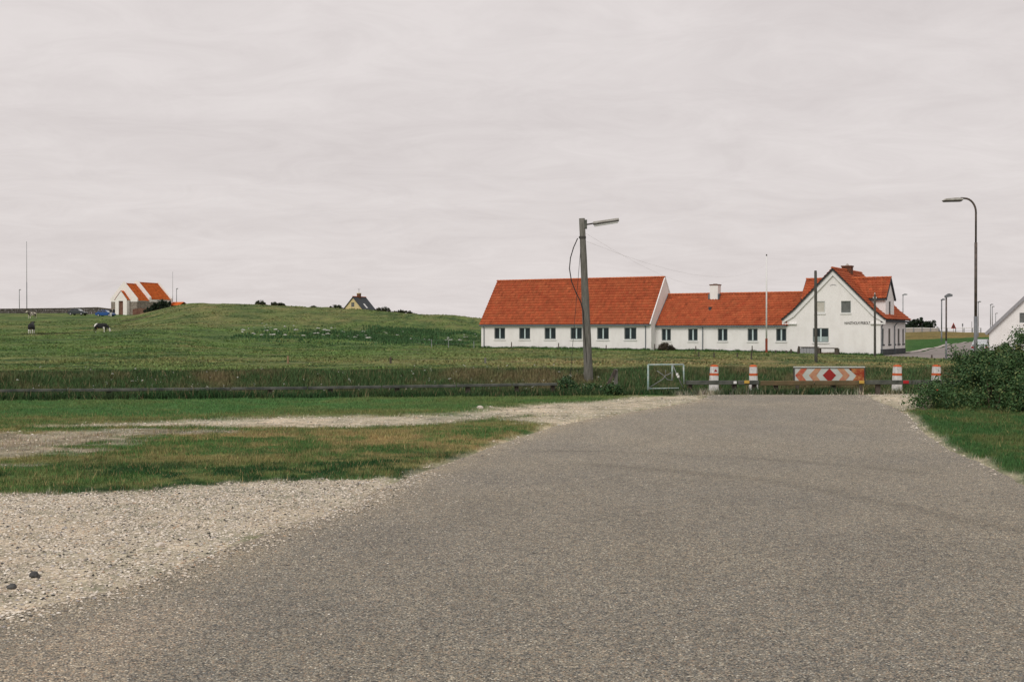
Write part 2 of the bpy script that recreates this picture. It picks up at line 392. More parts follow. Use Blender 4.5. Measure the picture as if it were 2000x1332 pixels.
def road_material():
    m = bpy.data.materials.new('chip_seal_asphalt'); m.use_nodes = True
    t = m.node_tree; n = t.nodes; b = n['Principled BSDF']; L = t.links.new
    b.inputs['Roughness'].default_value = 0.9; b.inputs['Specular IOR Level'].default_value = 0.2
    co = n.new('ShaderNodeTexCoord').outputs['Object']
    vo = n.new('ShaderNodeTexVoronoi'); vo.inputs['Scale'].default_value = 105; L(co, vo.inputs[0])
    ra = n.new('ShaderNodeValToRGB'); r_ = ra.color_ramp
    sp = n.new('ShaderNodeSeparateColor'); L(vo.outputs['Color'], sp.inputs[0]); L(sp.outputs[0], ra.inputs[0])
    r_.interpolation = 'CONSTANT'
    stops = ((0.0, (0.075, 0.075, 0.078)), (0.12, (0.165, 0.155, 0.145)), (0.34, (0.235, 0.215, 0.195)), (0.52, (0.30, 0.235, 0.195)),
             (0.62, (0.175, 0.175, 0.178)), (0.76, (0.30, 0.275, 0.245)), (0.90, (0.40, 0.365, 0.325)), (0.975, (0.55, 0.53, 0.50)))
    r_.elements[0].position = 0; r_.elements[0].color = (*stops[0][1], 1)
    r_.elements[1].position = stops[1][0]; r_.elements[1].color = (*stops[1][1], 1)
    for p, c in stops[2:]:
        e = r_.elements.new(p); e.color = (*c, 1)
    # tar between the chips
    td = n.new('ShaderNodeValToRGB'); td.color_ramp.elements[0].position = 0.35; td.color_ramp.elements[1].position = 0.75
    td.color_ramp.elements[0].color = (1, 1, 1, 1); td.color_ramp.elements[1].color = (0.5, 0.49, 0.48, 1)
    sc = n.new('ShaderNodeMath'); sc.operation = 'MULTIPLY'; sc.inputs[1].default_value = 1.0; L(vo.outputs['Distance'], sc.inputs[0]); L(sc.outputs[0], td.inputs[0])
    def mul(a, bb):
        mx = n.new('ShaderNodeMix'); mx.data_type = 'RGBA'; mx.blend_type = 'MULTIPLY'; mx.inputs[0].default_value = 1
        L(a, mx.inputs[6]); L(bb, mx.inputs[7]); return mx.outputs[2]
    c = mul(ra.outputs[0], td.outputs[0])
    def patch(scale, a, bb, lo, hi, det=5, st=(1, 1, 1), loc=(0, 0, 0)):
        mp = n.new('ShaderNodeMapping'); mp.inputs['Scale'].default_value = st; mp.inputs['Location'].default_value = loc; L(co, mp.inputs[0])
        q = n.new('ShaderNodeTexNoise'); q.inputs['Scale'].default_value = scale; q.inputs['Detail'].default_value = det; L(mp.outputs[0], q.inputs[0])
        k = n.new('ShaderNodeValToRGB'); k.color_ramp.elements[0].position = lo; k.color_ramp.elements[1].position = hi
        k.color_ramp.elements[0].color = (*a, 1); k.color_ramp.elements[1].color = (*bb, 1); L(q.outputs[0], k.inputs[0]); return k.outputs[0]
    c = mul(c, patch(0.3, (0.88, 0.88, 0.89), (1, 0.98, 0.95), 0.35, 0.62))
    c = mul(c, patch(1.4, (0.91, 0.91, 0.91), (1, 1, 1), 0.35, 0.6, 4, (1.0, 0.5, 1)))
    c = mul(c, patch(9, (0.84, 0.84, 0.85), (1, 1, 1), 0.35, 0.6))
    c = mul(c, patch(30, (0.74, 0.76, 0.80), (1, 0.98, 0.95), 0.36, 0.62, 3))
    c = mul(c, patch(5.5, (0.45, 0.45, 0.45), (1, 1, 1), 0.23, 0.27, 2, loc=(3, 1, 0)))
    # tyre wear and the paler worn band along the near edge, kept in a painted attribute
    at = n.new('ShaderNodeAttribute'); at.attribute_name = 'col'
    c = mul(c, at.outputs['Color'])
    mg = n.new('ShaderNodeMix'); mg.data_type = 'RGBA'; mg.blend_type = 'MULTIPLY'; mg.inputs[0].default_value = 1; mg.clamp_result = False
    mg.inputs[7].default_value = (2.84, 2.86, 2.53, 1); L(c, mg.inputs[6])
    L(mg.outputs[2], b.inputs['Base Color'])
    bp = n.new('ShaderNodeBump'); bp.inputs['Strength'].default_value = 0.6; bp.inputs['Distance'].default_value = 0.008; bp.invert = True
    L(vo.outputs['Distance'], bp.inputs['Height']); L(bp.outputs[0], b.inputs['Normal'])
    return m
M['road'] = road_material()

# ------------------------------------------------------------------ land forms
ROAD_L = [gp(*p) for p in ((1392, 772), (1360, 784), (1290, 796), (1200, 811), (1085, 833), (950, 878), (850, 915), (745, 957), (690, 988), (480, 1062), (240, 1152), (0, 1207))] + [(-3.5, 5), (-4.2, 0), (-4.5, -14)]
ROAD_R = [(6.2, -14), (5.8, 4), (5.6, 10)] + [gp(*p) for p in ((1992, 948), (1930, 912), (1860, 882), (1805, 848), (1778, 815), (1752, 800), (1715, 785), (1690, 772))]
ROAD = ROAD_L + ROAD_R
G1 = [gp(*p) for p in ((60, 1207), (240, 1160), (480, 1070), (700, 992), (770, 955), (735, 938), (600, 945), (450, 947), (300, 965), (0, 969))] + [(-9, 13.2), (-14, 13.5), (-14, 2), (-4.5, 2), (-3.3, 6)]
G2 = [gp(*p) for p in ((1400, 769), (1235, 778), (1110, 787), (980, 797), (900, 811), (700, 814), (430, 818), (330, 824), (180, 829), (60, 832), (60, 835), (180, 835), (330, 834), (500, 837), (700, 837), (900, 828), (960, 817), (1040, 812), (985, 822), (1050, 829), (1110, 832), (1250, 806), (1375, 784))]
G3 = [gp(*p) for p in ((1680, 769), (1815, 768), (1815, 800), (1785, 803), (1748, 800), (1710, 786))]
SOIL = [gp(*p) for p in ((-600, 850), (0, 848), (120, 842), (240, 840), (380, 846), (310, 862), (190, 884), (60, 905), (-50, 908), (-600, 935))]
VERGE_R = [gp(*p) for p in ((1690, 772), (1752, 800), (1778, 815), (1805, 848), (1860, 882), (1930, 912), (1992, 948))] + [(5.6, 10), (5.8, 4), (6.2, -14), (30, -14), (30, 34)]

def rail_y(x):
    return np.interp(x, [-40, -12.9, 1.2, 5, 14, 40], [26.5, 30.7, 33.1, 33.9, 34.0, 34.3])

UC = [-2500, -500, 0, 150, 250, 300, 350, 420, 500, 640, 760, 850, 940, 1100, 1290, 1540, 1720, 1850, 1950, 2200, 4000]
def zl(*a): return [(d, sz(v, d)) for d, v in a]
far = lambda z3, z45: [(340, z3), (450, z45), (700, z45 - 4), (1500, -9), (9000, -40)]
b0 = [(30, .55), (38, .55)]
ZT = {
 0: b0 + [(60, .52), (90, .74)] + zl((140, 652), (200, 632), (265, 616), (278, 615), (300, 612)) + far(6.0, 4.0),
 150: b0 + [(60, .52), (90, .76)] + zl((140, 650), (200, 631), (265, 616), (278, 615), (300, 611)) + far(6.0, 4.0),
 250: b0 + [(60, .53), (90, .8)] + zl((140, 648), (200, 629), (232, 620)) + [(265, 5.55), (278, 5.75), (300, 5.9)] + far(5.6, 4),
 300: b0 + [(60, .53), (90, .75)] + zl((140, 648), (180, 625), (212, 608)) + [(240, 5.6), (265, 5.7), (278, 5.8), (300, 5.9)] + far(5.6, 4),
 350: b0 + [(60, .52), (90, .65)] + zl((140, 650), (180, 618), (210, 592)) + [(240, 6.5), (275, 6.2), (300, 6.0)] + far(5.6, 4),
 420: b0 + [(60, .52), (90, .5), (120, .5)] + zl((140, 656), (175, 622), (205, 590)) + [(240, 6.3), (300, 5.5)] + far(5, 3),
 500: b0 + [(60, .50), (90, .42), (120, .35)] + zl((140, 658), (172, 629), (205, 593)) + [(240, 6.1), (300, 5.3)] + far(5, 3),
 640: b0 + [(60, .50), (90, .40), (120, .22)] + zl((142, 661), (172, 634), (205, 599)) + [(240, 5.8), (300, 5.2)] + far(5, 3),
 760: b0 + [(60, .50), (90, .36), (122, .2)] + zl((146, 664), (172, 640), (205, 607)) + [(240, 5.2), (300, 5.0)] + far(4.5, 3),
 850: b0 + [(60, .50), (90, .36), (124, .18)] + zl((148, 668), (172, 648), (205, 614)) + [(240, 4.6), (300, 4.6)] + far(4, 2),
 940: b0 + [(60, .48), (90, .35), (124, .15), (135, .2), (150, .8)] + zl((175, 650), (205, 621)) + [(240, 4.0), (300, 4.0)] + far(3.5, 2),
 1100: b0 + [(60, .47), (90, .30), (120, .14), (150, .5), (205, 2.4), (240, 2.4), (300, 2)] + far(1.5, 0),
 1290: b0 + [(60, .46), (90, .22), (116, .06), (150, .1), (205, .8), (300, 1.0)] + far(.5, -1),
 1540: b0 + [(50, .42), (60, .38), (85, .1), (110, -.10), (150, -.05), (205, .3), (300, .8)] + far(.3, -1),
 1720: b0 + [(50, .38), (60, .30), (80, .0), (104, -.28), (125, -.28), (150, -.1), (200, .6), (262, 1.6), (300, 1.0)] + far(.3, -1),
 1850: b0 + [(50, .34), (60, .22), (75, -.05), (95, -.25), (120, -.15), (140, .22), (200, .85), (262, 1.72), (300, 1.2)] + far(.3, -1),
 1950: b0 + [(50, .34), (60, .2), (75, -.05), (100, -.28), (125, -.15), (150, .55), (200, 1.0), (262, 1.6), (300, 1.2)] + far(.3, -1),
}
for a, b in ((-2500, 0), (-500, 0), (2200, 1950), (4000, 1950)): ZT[a] = ZT[b]
LD = np.linspace(math.log(28), math.log(9000), 320)
UF = np.arange(-2500, 4001, 15.0)
tab = np.stack([np.interp(np.exp(LD), [p[0] for p in ZT[u]], [p[1] for p in ZT[u]]) for u in UC])
tabF = np.stack([np.interp(UF, UC, tab[:, j]) for j in range(len(LD))], 1)
def blur(a, axis, sig):
    r = int(3 * sig); k = np.exp(-0.5 * (np.arange(-r, r + 1) / sig) ** 2); k /= k.sum()
    pad = [(0, 0), (0, 0)]; pad[axis] = (r, r); a = np.pad(a, pad, mode='edge')
    return np.apply_along_axis(lambda q: np.convolve(q, k, 'valid'), axis, a)
tabF = blur(blur(tabF, 0, 2.2), 1, 1.6)
def table_z(x, y):
    y = np.maximum(np.asarray(y, float), 28.01)
    u = np.clip(1000 + FPX * np.asarray(x, float) / y, -2499, 3999)
    fi = (u + 2500) / 15.0; fj = (np.log(np.minimum(y, 8990)) - LD[0]) / (LD[1] - LD[0])
    i = np.clip(fi.astype(int), 0, len(UF) - 2); j = np.clip(fj.astype(int), 0, len(LD) - 2)
    a = fi - i; b = fj - j
    return (tabF[i, j] * (1 - a) + tabF[i + 1, j] * a) * (1 - b) + (tabF[i, j + 1] * (1 - a) + tabF[i + 1, j + 1] * a) * b
def bank_s(x, y): return (np.asarray(y, float) - rail_y(x) - 1.1) / 2.7
def terrain(x, y):
    x = np.asarray(x, float); y = np.asarray(y, float)
    s = sstep(0, 1, bank_s(x, y) + (fbm(x * .5, y * .5, 3) - .5) * .25)
    ditch = -0.10 * np.exp(-((y - rail_y(x) - .9) / .6) ** 2)
    sr = sdist(ROAD, x, y)
    grav = np.minimum(sdist(G1, x, y), np.minimum(sdist(G2, x, y), sdist(G3, x, y)))
    near = 0.030 + 0.03 * (fbm(x * .7, y * .7, 5) - .5) + 0.02 * (fbm(x * 3, y * 3, 6) - .5)
    near = near * sstep(-.1, .5, grav) + (1 - sstep(-.1, .5, grav)) * (0.004 + .02 * (fbm(x * 1.3, y * 1.3, 8) - .4))
    near = np.where(sr < 0.25, near * sstep(-.05, .25, sr) + (1 - sstep(-.05, .25, sr)) * -0.02, near)
    rise = 0.12 * sstep(0.3, 5, np.where(x > 5, sr, 0))       # the verge under the bush swells a little
    mound = 0.20 * (fbm(x * .12, y * .12, 21) - .5) * sstep(38, 60, y) * 2.2 + .05 * (fbm(x * .6, y * .6, 22) - .5) * sstep(36, 45, y) * 2
    flat = sstep(96, 104, y) * (1 - sstep(124, 132, y)) * sstep(-9, -5, x) * (1 - sstep(34, 40, x))
    mound = mound * (1 - flat)
    mound = mound + 0.28 * sstep(150, 205, y) * (fbm(x * .055, y * .055, 31) - .5) * 3 + .25 * sstep(125, 150, y) * (1 - flat) * (1 - sstep(5, 25, x)) * (fbm(x * .16, y * .16, 32) - .5) * 2
    return (near + rise + ditch) * (1 - s) + (table_z(x, y) + mound) * s

# land cover colours (base colours of the plants and soils themselves)
C_GREEN = (0.110, 0.172, 0.056); C_BROWN = (0.235, 0.200, 0.098); C_DARK = (0.056, 0.104, 0.040); C_LAWN = (0.076, 0.160, 0.054)
C_DRY = (0.270, 0.215, 0.100); C_SOIL = (0.37, 0.33, 0.27); C_GRAVEL = (0.52, 0.44, 0.34); C_MUD = (0.055, 0.040, 0.030)
LUSH = [(sx(u, d), d) for u, d in ((455, 139), (560, 152), (700, 163), (800, 168), (960, 172), (960, 126), (860, 128), (700, 131), (520, 134))]
def near_cover(x, y):
    """gravel amount, bare soil amount in the foreground"""
    jit = (fbm(x * 1.6, y * 1.6, 41) - .5) * .7 + (fbm(x * 6, y * 6, 42) - .5) * .35
    g1 = sdist(G1, x, y) + jit * 1.15; g2 = sdist(G2, x, y) + jit * 1.5; g3 = sdist(G3, x, y) + jit * .5
    g = np.maximum(1 - sstep(-.15, .25, g1), np.maximum((1 - sstep(-.5, .35, g2)), 1 - sstep(-.2, .2, g3)))
    sr = sdist(ROAD, x, y) + jit * .35
    g = np.maximum(g, (1 - sstep(.0, .22, sr)) * .75)
    so = sdist(SOIL, x, y) + (fbm(x * .8, y * 2.0, 43) - .5) * 3.4 + (fbm(x * 3, y * 4, 44) - .5) * 1.6
    so = (1 - sstep(-.6, .35, so)) * .9
    return g, so
def cover(x, y):
    x = np.asarray(x, float); y = np.asarray(y, float)
    u = 1000 + FPX * x / np.maximum(y, 5)
    big = fbm(x * .045, y * .03, 51); mid = fbm(x * .25, y * .16, 52); sm = fbm(x * 1.1, y * .7, 53)
    # ---- pasture
    fine = fbm(x * .9, y * .55, 57); k = sstep(.40, .70, big * .30 + mid * .35 + fine * .35)
    band = np.exp(-((y - 50) / 9) ** 2) * .55 + .25 * np.exp(-((y - 200) / 30) ** 2)
    right = sstep(650, 1150, u) * (1 - sstep(84, 106, y)) * .55 + sstep(1300, 1550, u) * (1 - sstep(84, 106, y)) * .2
    k = np.clip(k * .75 + (band + right) * (.25 + sm), 0, 1)
    c = lerp3(C_GREEN, C_BROWN, k)
    dk = sstep(.485, .60, fbm(x * .22, y * .22, 54) * .30 + sm * .35 + fine * .35)
    c = c * (1 - dk[..., None] * .85) + np.array(C_DARK) * dk[..., None] * .85
    lu = (1 - sstep(-9, 6, sdist(LUSH, x, y) + (fbm(x * .12, y * .12, 55) - .5) * 26)) * (.45 + .55 * sstep(560, 900, u))
    c = lerp3v(c, (0.030, 0.085, 0.034), np.clip(lu * (.15 + .75 * mid), 0, 1))
    # green rim by the white houses
    hs = np.exp(-((y - 112) / 7) ** 2) * sstep(930, 1000, u) * (1 - sstep(1560, 1640, u))
    c = lerp3v(c, (0.055, 0.125, 0.032), hs * .75)
    # muddy strip where the cows stand, and the rutted track up the slope
    ym = 139.5 + 1.2 * np.sin(x * .15)
    mud = np.exp(-((y - ym) / 2.6) ** 4) * sstep(30, 60, u) * (1 - sstep(150, 190, u))
    c = lerp3v(c, C_MUD, np.clip(mud * (.6 + .5 * sm), 0, 1))
    tr = np.exp(-((y - (152 + (x + 117) * .75)) / 2.6) ** 4) * sstep(222, 236, u) * (1 - sstep(285, 300, u)) * (y > 120)
    c = lerp3v(c, (0.06, 0.045, 0.032), tr * .8)
    # beyond the side road on the right: mown green, then straw coloured grass
    rr = sstep(1745, 1775, u) * sstep(108, 118, y)
    gg = rr * (1 - sstep(196, 206, y + (mid - .5) * 14)); c = lerp3v(c, (0.036, 0.112, 0.026), gg * .9)
    bb = rr * sstep(196, 206, y + (mid - .5) * 14); c = lerp3v(c, (0.215, 0.160, 0.066), bb * (.75 + .25 * sm))
    # ---- bank
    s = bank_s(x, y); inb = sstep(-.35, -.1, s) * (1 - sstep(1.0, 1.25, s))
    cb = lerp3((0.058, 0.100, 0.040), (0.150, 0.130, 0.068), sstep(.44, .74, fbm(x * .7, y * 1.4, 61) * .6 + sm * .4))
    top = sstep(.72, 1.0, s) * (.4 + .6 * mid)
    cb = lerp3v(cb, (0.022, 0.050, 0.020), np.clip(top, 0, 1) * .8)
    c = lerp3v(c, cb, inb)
    # ---- foreground, worked out only where it is
    m_ = s < -.1
    if m_.any():
        cn, nf = near_colour(x[m_], y[m_], s[m_]); c[m_] = lerp3v(c[m_], cn, nf)
    return c
def near_colour(x, y, s):
    nf = 1 - sstep(-.35, -.12, s)
    dry = sstep(.40, .60, fbm(x * .35, y * .8, 71) * .35 + fbm(x * 1.6, y * 1.9, 72) * .35 + fbm(x * 4.5, y * 4.5, 79) * .30)
    mz_ = np.exp(-((y - 18.6 + .12 * x) / 2.9) ** 2)
    n1 = lerp3((0.072, 0.138, 0.042), C_DRY, np.clip(dry * (.36 + .75 * mz_), 0, 1))
    dkp = sstep(.46, .60, fbm(x * .9, y * 1.6, 73) * .6 + fbm(x * 4, y * 4, 80) * .4) * .9 * np.exp(-((y - 15.3 - .35 * (x + 1)) / 2.2) ** 2)
    n1 = lerp3v(n1, (0.024, 0.066, 0.022), np.clip(dkp * 1.3, 0, 1))
    ra = rail_y(x)
    lawn = sstep(-7.6, -5.6, y - ra + (fbm(x * .4, y * .8, 74) - .5) * 3.0 + (fbm(x * 2.5, y * 2.5, 84) - .5) * 2.0) * (1 - sstep(-4.5, 2.0, x) * .8)
    n1 = lerp3v(n1, lerp3(C_LAWN, (0.135, 0.165, 0.062), sstep(.4, .65, fbm(x * .8, y * .8, 75) * .6 + fbm(x * 4, y * 4, 81) * .4) * .75), lawn)
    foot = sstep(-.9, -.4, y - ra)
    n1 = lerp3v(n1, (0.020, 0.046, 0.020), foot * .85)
    vr = 1 - sstep(-.2, .4, sdist(VERGE_R, x, y))
    n1 = lerp3v(n1, lerp3((0.046, 0.105, 0.034), (0.125, 0.135, 0.052), sstep(.42, .64, fbm(x * .9, y * .9, 76) * .6 + fbm(x * 4, y * 4, 82) * .4) * .85), vr)
    g, so = near_cover(x, y)
    n1 = lerp3v(n1, lerp3(C_SOIL, (.25, .215, .17), sstep(.4, .65, fbm(x * 3, y * 3, 77))), so * (1 - vr))
    n1 = lerp3v(n1, lerp3((.57, .505, .41), (.44, .385, .31), sstep(.35, .65, fbm(x * 2, y * 2, 78) * .6 + fbm(x * 9, y * 9, 83) * .4)), g)
    return n1, nf
def lerp3v(a, b, t):
    t = np.asarray(t)[..., None]; return a * (1 - t) + np.asarray(b) * t

# ------------------------------------------------------------------ ground sheet
def axis_steps(fine0, fine1, step, lo, hi, cap1, cap1_at, grow):
    mid = list(np.arange(fine0, fine1 + 1e-6, step))
    up = []; p = fine1; s = step
    while p < hi:
        s = min(s * 1.10, cap1) if abs(p) < cap1_at else s * grow
        p += s; up.append(p)
    dn = []; p = fine0; s = step
    while p > lo:
        s = min(s * 1.10, cap1) if abs(p) < cap1_at else s * grow
        p -= s; dn.append(p)
    return np.array(dn[::-1] + mid + up)
XS = axis_steps(-15.5, 13.5, 0.13, -7000, 7000, 2.0, 150, 1.35)
YS = axis_steps(6.0, 38.0, 0.13, -30, 8500, 2.2, 320, 1.3)
XX, YY = np.meshgrid(XS, YS)
ZZ = terrain(XX.ravel(), YY.ravel())
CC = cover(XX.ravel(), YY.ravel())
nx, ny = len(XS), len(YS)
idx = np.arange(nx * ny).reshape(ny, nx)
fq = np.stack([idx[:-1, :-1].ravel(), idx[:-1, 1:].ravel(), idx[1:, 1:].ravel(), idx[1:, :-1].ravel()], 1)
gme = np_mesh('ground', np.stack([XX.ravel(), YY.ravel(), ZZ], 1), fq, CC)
gme.polygons.foreach_set('use_smooth', np.ones(len(fq), bool))
tag(link('ground', gme, M['ground']), kind='structure')
ZG2 = ZZ.reshape(ny, nx)
def gterrain(x, y):
    """height of the ground sheet itself"""
    x = np.asarray(x, float); y = np.asarray(y, float)
    i = np.clip(np.searchsorted(XS, x) - 1, 0, nx - 2); j = np.clip(np.searchsorted(YS, y) - 1, 0, ny - 2)
    a = (x - XS[i]) / (XS[i + 1] - XS[i]); b = (y - YS[j]) / (YS[j + 1] - YS[j])
    return (ZG2[j, i] * (1 - a) + ZG2[j, i + 1] * a) * (1 - b) + (ZG2[j + 1, i] * (1 - a) + ZG2[j + 1, i + 1] * a) * b
def tz(x, y): return float(gterrain(np.array([x]), np.array([y]))[0])

# ------------------------------------------------------------------ roads
def densify(poly, step, jit, seed):
    outp = []; r = random.Random(seed)
    for i in range(len(poly)):
        a = Vector(poly[i]); b = Vector(poly[(i + 1) % len(poly)])
        k = max(1, int((b - a).length / step))
        nrm = Vector((-(b - a).y, (b - a).x)).normalized()
        for j in range(k):
            p = a.lerp(b, j / k)
            n = float(fbm(np.array([p.x * 1.3]), np.array([p.y * 1.3]), seed)[0]) - .5 + .35 * (r.random() - .5)
            outp.append(p + nrm * jit * n * 2)
    return outp
def sheet(name, poly, zoff, material, pts, flat=None, colf=None):
    """flat or draped sheet bounded by a polygon, with inner points"""
    P = [Vector((p[0], p[1])) for p in poly]
    n = len(P)
    ed = [(i, (i + 1) % n) for i in range(n)]
    inn = [Vector(p) for p in pts]
    vo, eo, fo, *_ = delaunay_2d_cdt(P + inn, ed, [], 1, 1e-4)
    x = np.array([p.x for p in vo]); y = np.array([p.y for p in vo])
    z = np.full(len(x), flat) if flat is not None else terrain(x, y) + zoff
    cols = colf(x, y) if colf else None
    me = np_mesh(name, np.stack([x, y, z], 1), np.array([list(f) for f in fo]), cols)
    me.polygons.foreach_set('use_smooth', np.ones(len(fo), bool))
    return tag(link(name, me, material), kind='structure')
def road_tint(x, y):
    t = np.ones((len(x), 3))
    def arc(pts, wdt, k):
        d = np.full(len(x), 1e9)
        for i in range(len(pts) - 1):
            (ax, ay), (bx_, by_) = pts[i], pts[i + 1]
            ex, ey = bx_ - ax, by_ - ay
            q = np.clip(((x - ax) * ex + (y - ay) * ey) / (ex * ex + ey * ey), 0, 1)
            d = np.minimum(d, np.hypot(x - ax - q * ex, y - ay - q * ey))
        t[:] *= (1 - k * np.exp(-(d / wdt) ** 2) * (.4 + .6 * fbm(x * 1.5, y * 1.5, 5)))[:, None]
    arc([gp(*p) for p in ((960, 881), (1200, 884), (1400, 893), (1560, 903), (1800, 925))], .12, .24)
    arc([gp(*p) for p in ((1150, 908), (1330, 923), (1480, 938), (1600, 958), (1760, 990), (1990, 1040))], .13, .30)
    arc([gp(*p) for p in ((1000, 953), (1060, 956), (1120, 960))], .05, -.2)
    px, py = gp(150, 1290)
    pale = np.exp(-(((x - px - .12 * (y - py)) / .42) ** 2 + ((y - py) / 1.3) ** 4) ** 1.5)
    t[:] *= 1 + pale[:, None] * np.array((.40, .32, .25)) * 1.0
    edge = np.exp(-(np.abs(sdist(ROAD, x, y)) / .35) ** 2)
    t[:] *= 1 + (edge * (x < 5) * (.5 + fbm(x * 3, y * 3, 12)))[:, None] * np.array((.20, .15, .06))
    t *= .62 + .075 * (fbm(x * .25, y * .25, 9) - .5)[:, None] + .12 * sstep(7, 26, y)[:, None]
    return np.clip(t, 0, 1)
rp = densify(ROAD, .22, .05, 4)
inner = []
gx, gy = np.meshgrid(np.arange(-5, 12, .22), np.arange(5.2, 34, .22))
gx = gx.ravel(); gy = gy.ravel(); ok = sdist([tuple(p) for p in rp], gx, gy) < -.12
inner = list(zip(gx[ok], gy[ok]))
sheet('road', rp, 0, M['road'], inner, flat=0.012, colf=road_tint)
SIDE = [(31.2, 103.3), (29.2, 92), (28.3, 84), (28.6, 74), (33, 62), (60, 58), (90, 120), (84, 190), (66, 168), (57.5, 154), (51, 142), (45.8, 132), (40, 121), (36.2, 113.2), (34.6, 110.5)]
gx, gy = np.meshgrid(np.arange(28, 92, 1.5), np.arange(58, 190, 1.5)); gx = gx.ravel(); gy = gy.ravel(); ok = sdist(SIDE, gx, gy) < -.6
sheet('side_road', densify(SIDE, 1.0, .12, 8), .035, M['asphalt_far'], list(zip(gx[ok], gy[ok])))
KE = [(34.5, 110.7), (36.0, 113.4), (39.8, 121.2), (45.6, 132.2), (50.8, 142.2), (57.3, 154.2)]
kb = [Vector(p) for p in KE]; ko = [p + Vector((-1.1, .75)) * (1.0 - .7 * i / 5) for i, p in enumerate(kb)]
sheet('kerb_strip', densify([tuple(p) for p in kb] + [tuple(p) for p in reversed(ko)], 1.0, .05, 9), .055, M['kerb'], [])

# ------------------------------------------------------------------ building helpers
def wall_poly(name, outer, holes, material, parent, frame, reveal=0.13, thick=None):
    """a wall in its own plane. frame(a, h, depth) -> local point; depth runs into the wall"""
    loops = [[Vector((a, h, 0)) for a, h in outer]] + [[Vector((x0, z0, 0)), Vector((x0, z1, 0)), Vector((x1, z1, 0)), Vector((x1, z0, 0))] for x0, x1, z0, z1 in holes]
    flat = [p for l in loops for p in l]
    mb = MB()
    for t in tessellate_polygon(loops):
        mb.quad(*[frame(flat[i].x, flat[i].y, 0) for i in t])
    for x0, x1, z0, z1 in holes:
        c = [(x0, z0), (x1, z0), (x1, z1), (x0, z1)]
        for i in range(4):
            a, b = c[i], c[(i + 1) % 4]
            mb.quad(frame(*a, 0), frame(*b, 0), frame(*b, reveal), frame(*a, reveal))
    me = bpy.data.meshes.new(name); me.from_pydata(mb.v, [], mb.f)
    bm = bmesh.new(); bm.from_mesh(me); bmesh.ops.remove_doubles(bm, verts=bm.verts, dist=1e-4); bmesh.ops.recalc_face_normals(bm, faces=bm.faces)
    bm.to_mesh(me); bm.free(); me.materials.append(material)
    return link(name, me, None, parent)
def fbox(mb, frame, a0, a1, h0, h1, d0, d1):
    n = len(mb.v)
    for d in (d0, d1):
        for a, h in ((a0, h0), (a1, h0), (a1, h1), (a0, h1)): mb.v.append(tuple(frame(a, h, d)))
    mb.f += [tuple(n + i for i in q) for q in ((0, 1, 2, 3), (7, 6, 5, 4), (0, 4, 5, 1), (1, 5, 6, 2), (2, 6, 7, 3), (3, 7, 4, 0))]
def window(parent, frame, x0, x1, z0, z1, style='double', sill=True, sillmat=None, name='window'):
    """window thing part > frame bars, mullion, panes, sill"""
    fr = MB(); t = .07
    for a0, a1, h0, h1 in ((x0, x1, z0, z0 + t), (x0, x1, z1 - t, z1), (x0, x0 + t, z0 + t, z1 - t), (x1 - t, x1, z0 + t, z1 - t)):
        fbox(fr, frame, a0, a1, h0, h1, .05, .12)
    wn = fr.build(name, M['frame_light'] if style in ('blind', 'pale') else M['frame'], parent)
    xm = (x0 + x1) / 2
    if style in ('double', 'curtain'):
        mu = MB(); fbox(mu, frame, xm - .065, xm + .065, z0 + t, z1 - t, .045, .115); mu.build('mullion', M['mullion'], wn)
        panes = ((x0 + t, xm - .065), (xm + .065, x1 - t))
    else: panes = ((x0 + t, x1 - t),)
    for a0, a1 in panes:
        p = MB()
        gm = {'double': 'glass', 'blind': 'blind', 'grey': 'glass_dim', 'curtain': 'glass', 'pale': 'glass_dim', 'brown': 'brown_pane'}[style]
        zz0 = z0 + t
        if style == 'curtain':
            zc = z0 + (z1 - z0) * .40
            cu = MB(); fbox(cu, frame, a0, a1, z0 + t, zc, .084, .10); cu.build('curtain', M['curtain'], wn); zz0 = zc
        fbox(p, frame, a0, a1, zz0, z1 - t, .086, .11); p.build('pane', M[gm], wn)
    if sill:
        sb = MB(); fbox(sb, frame, x0 - .06, x1 + .06, z0 - .13, z0 - .002, -.07, .1); sb.build('sill', M[sillmat or 'cornice'], wn)
    return wn
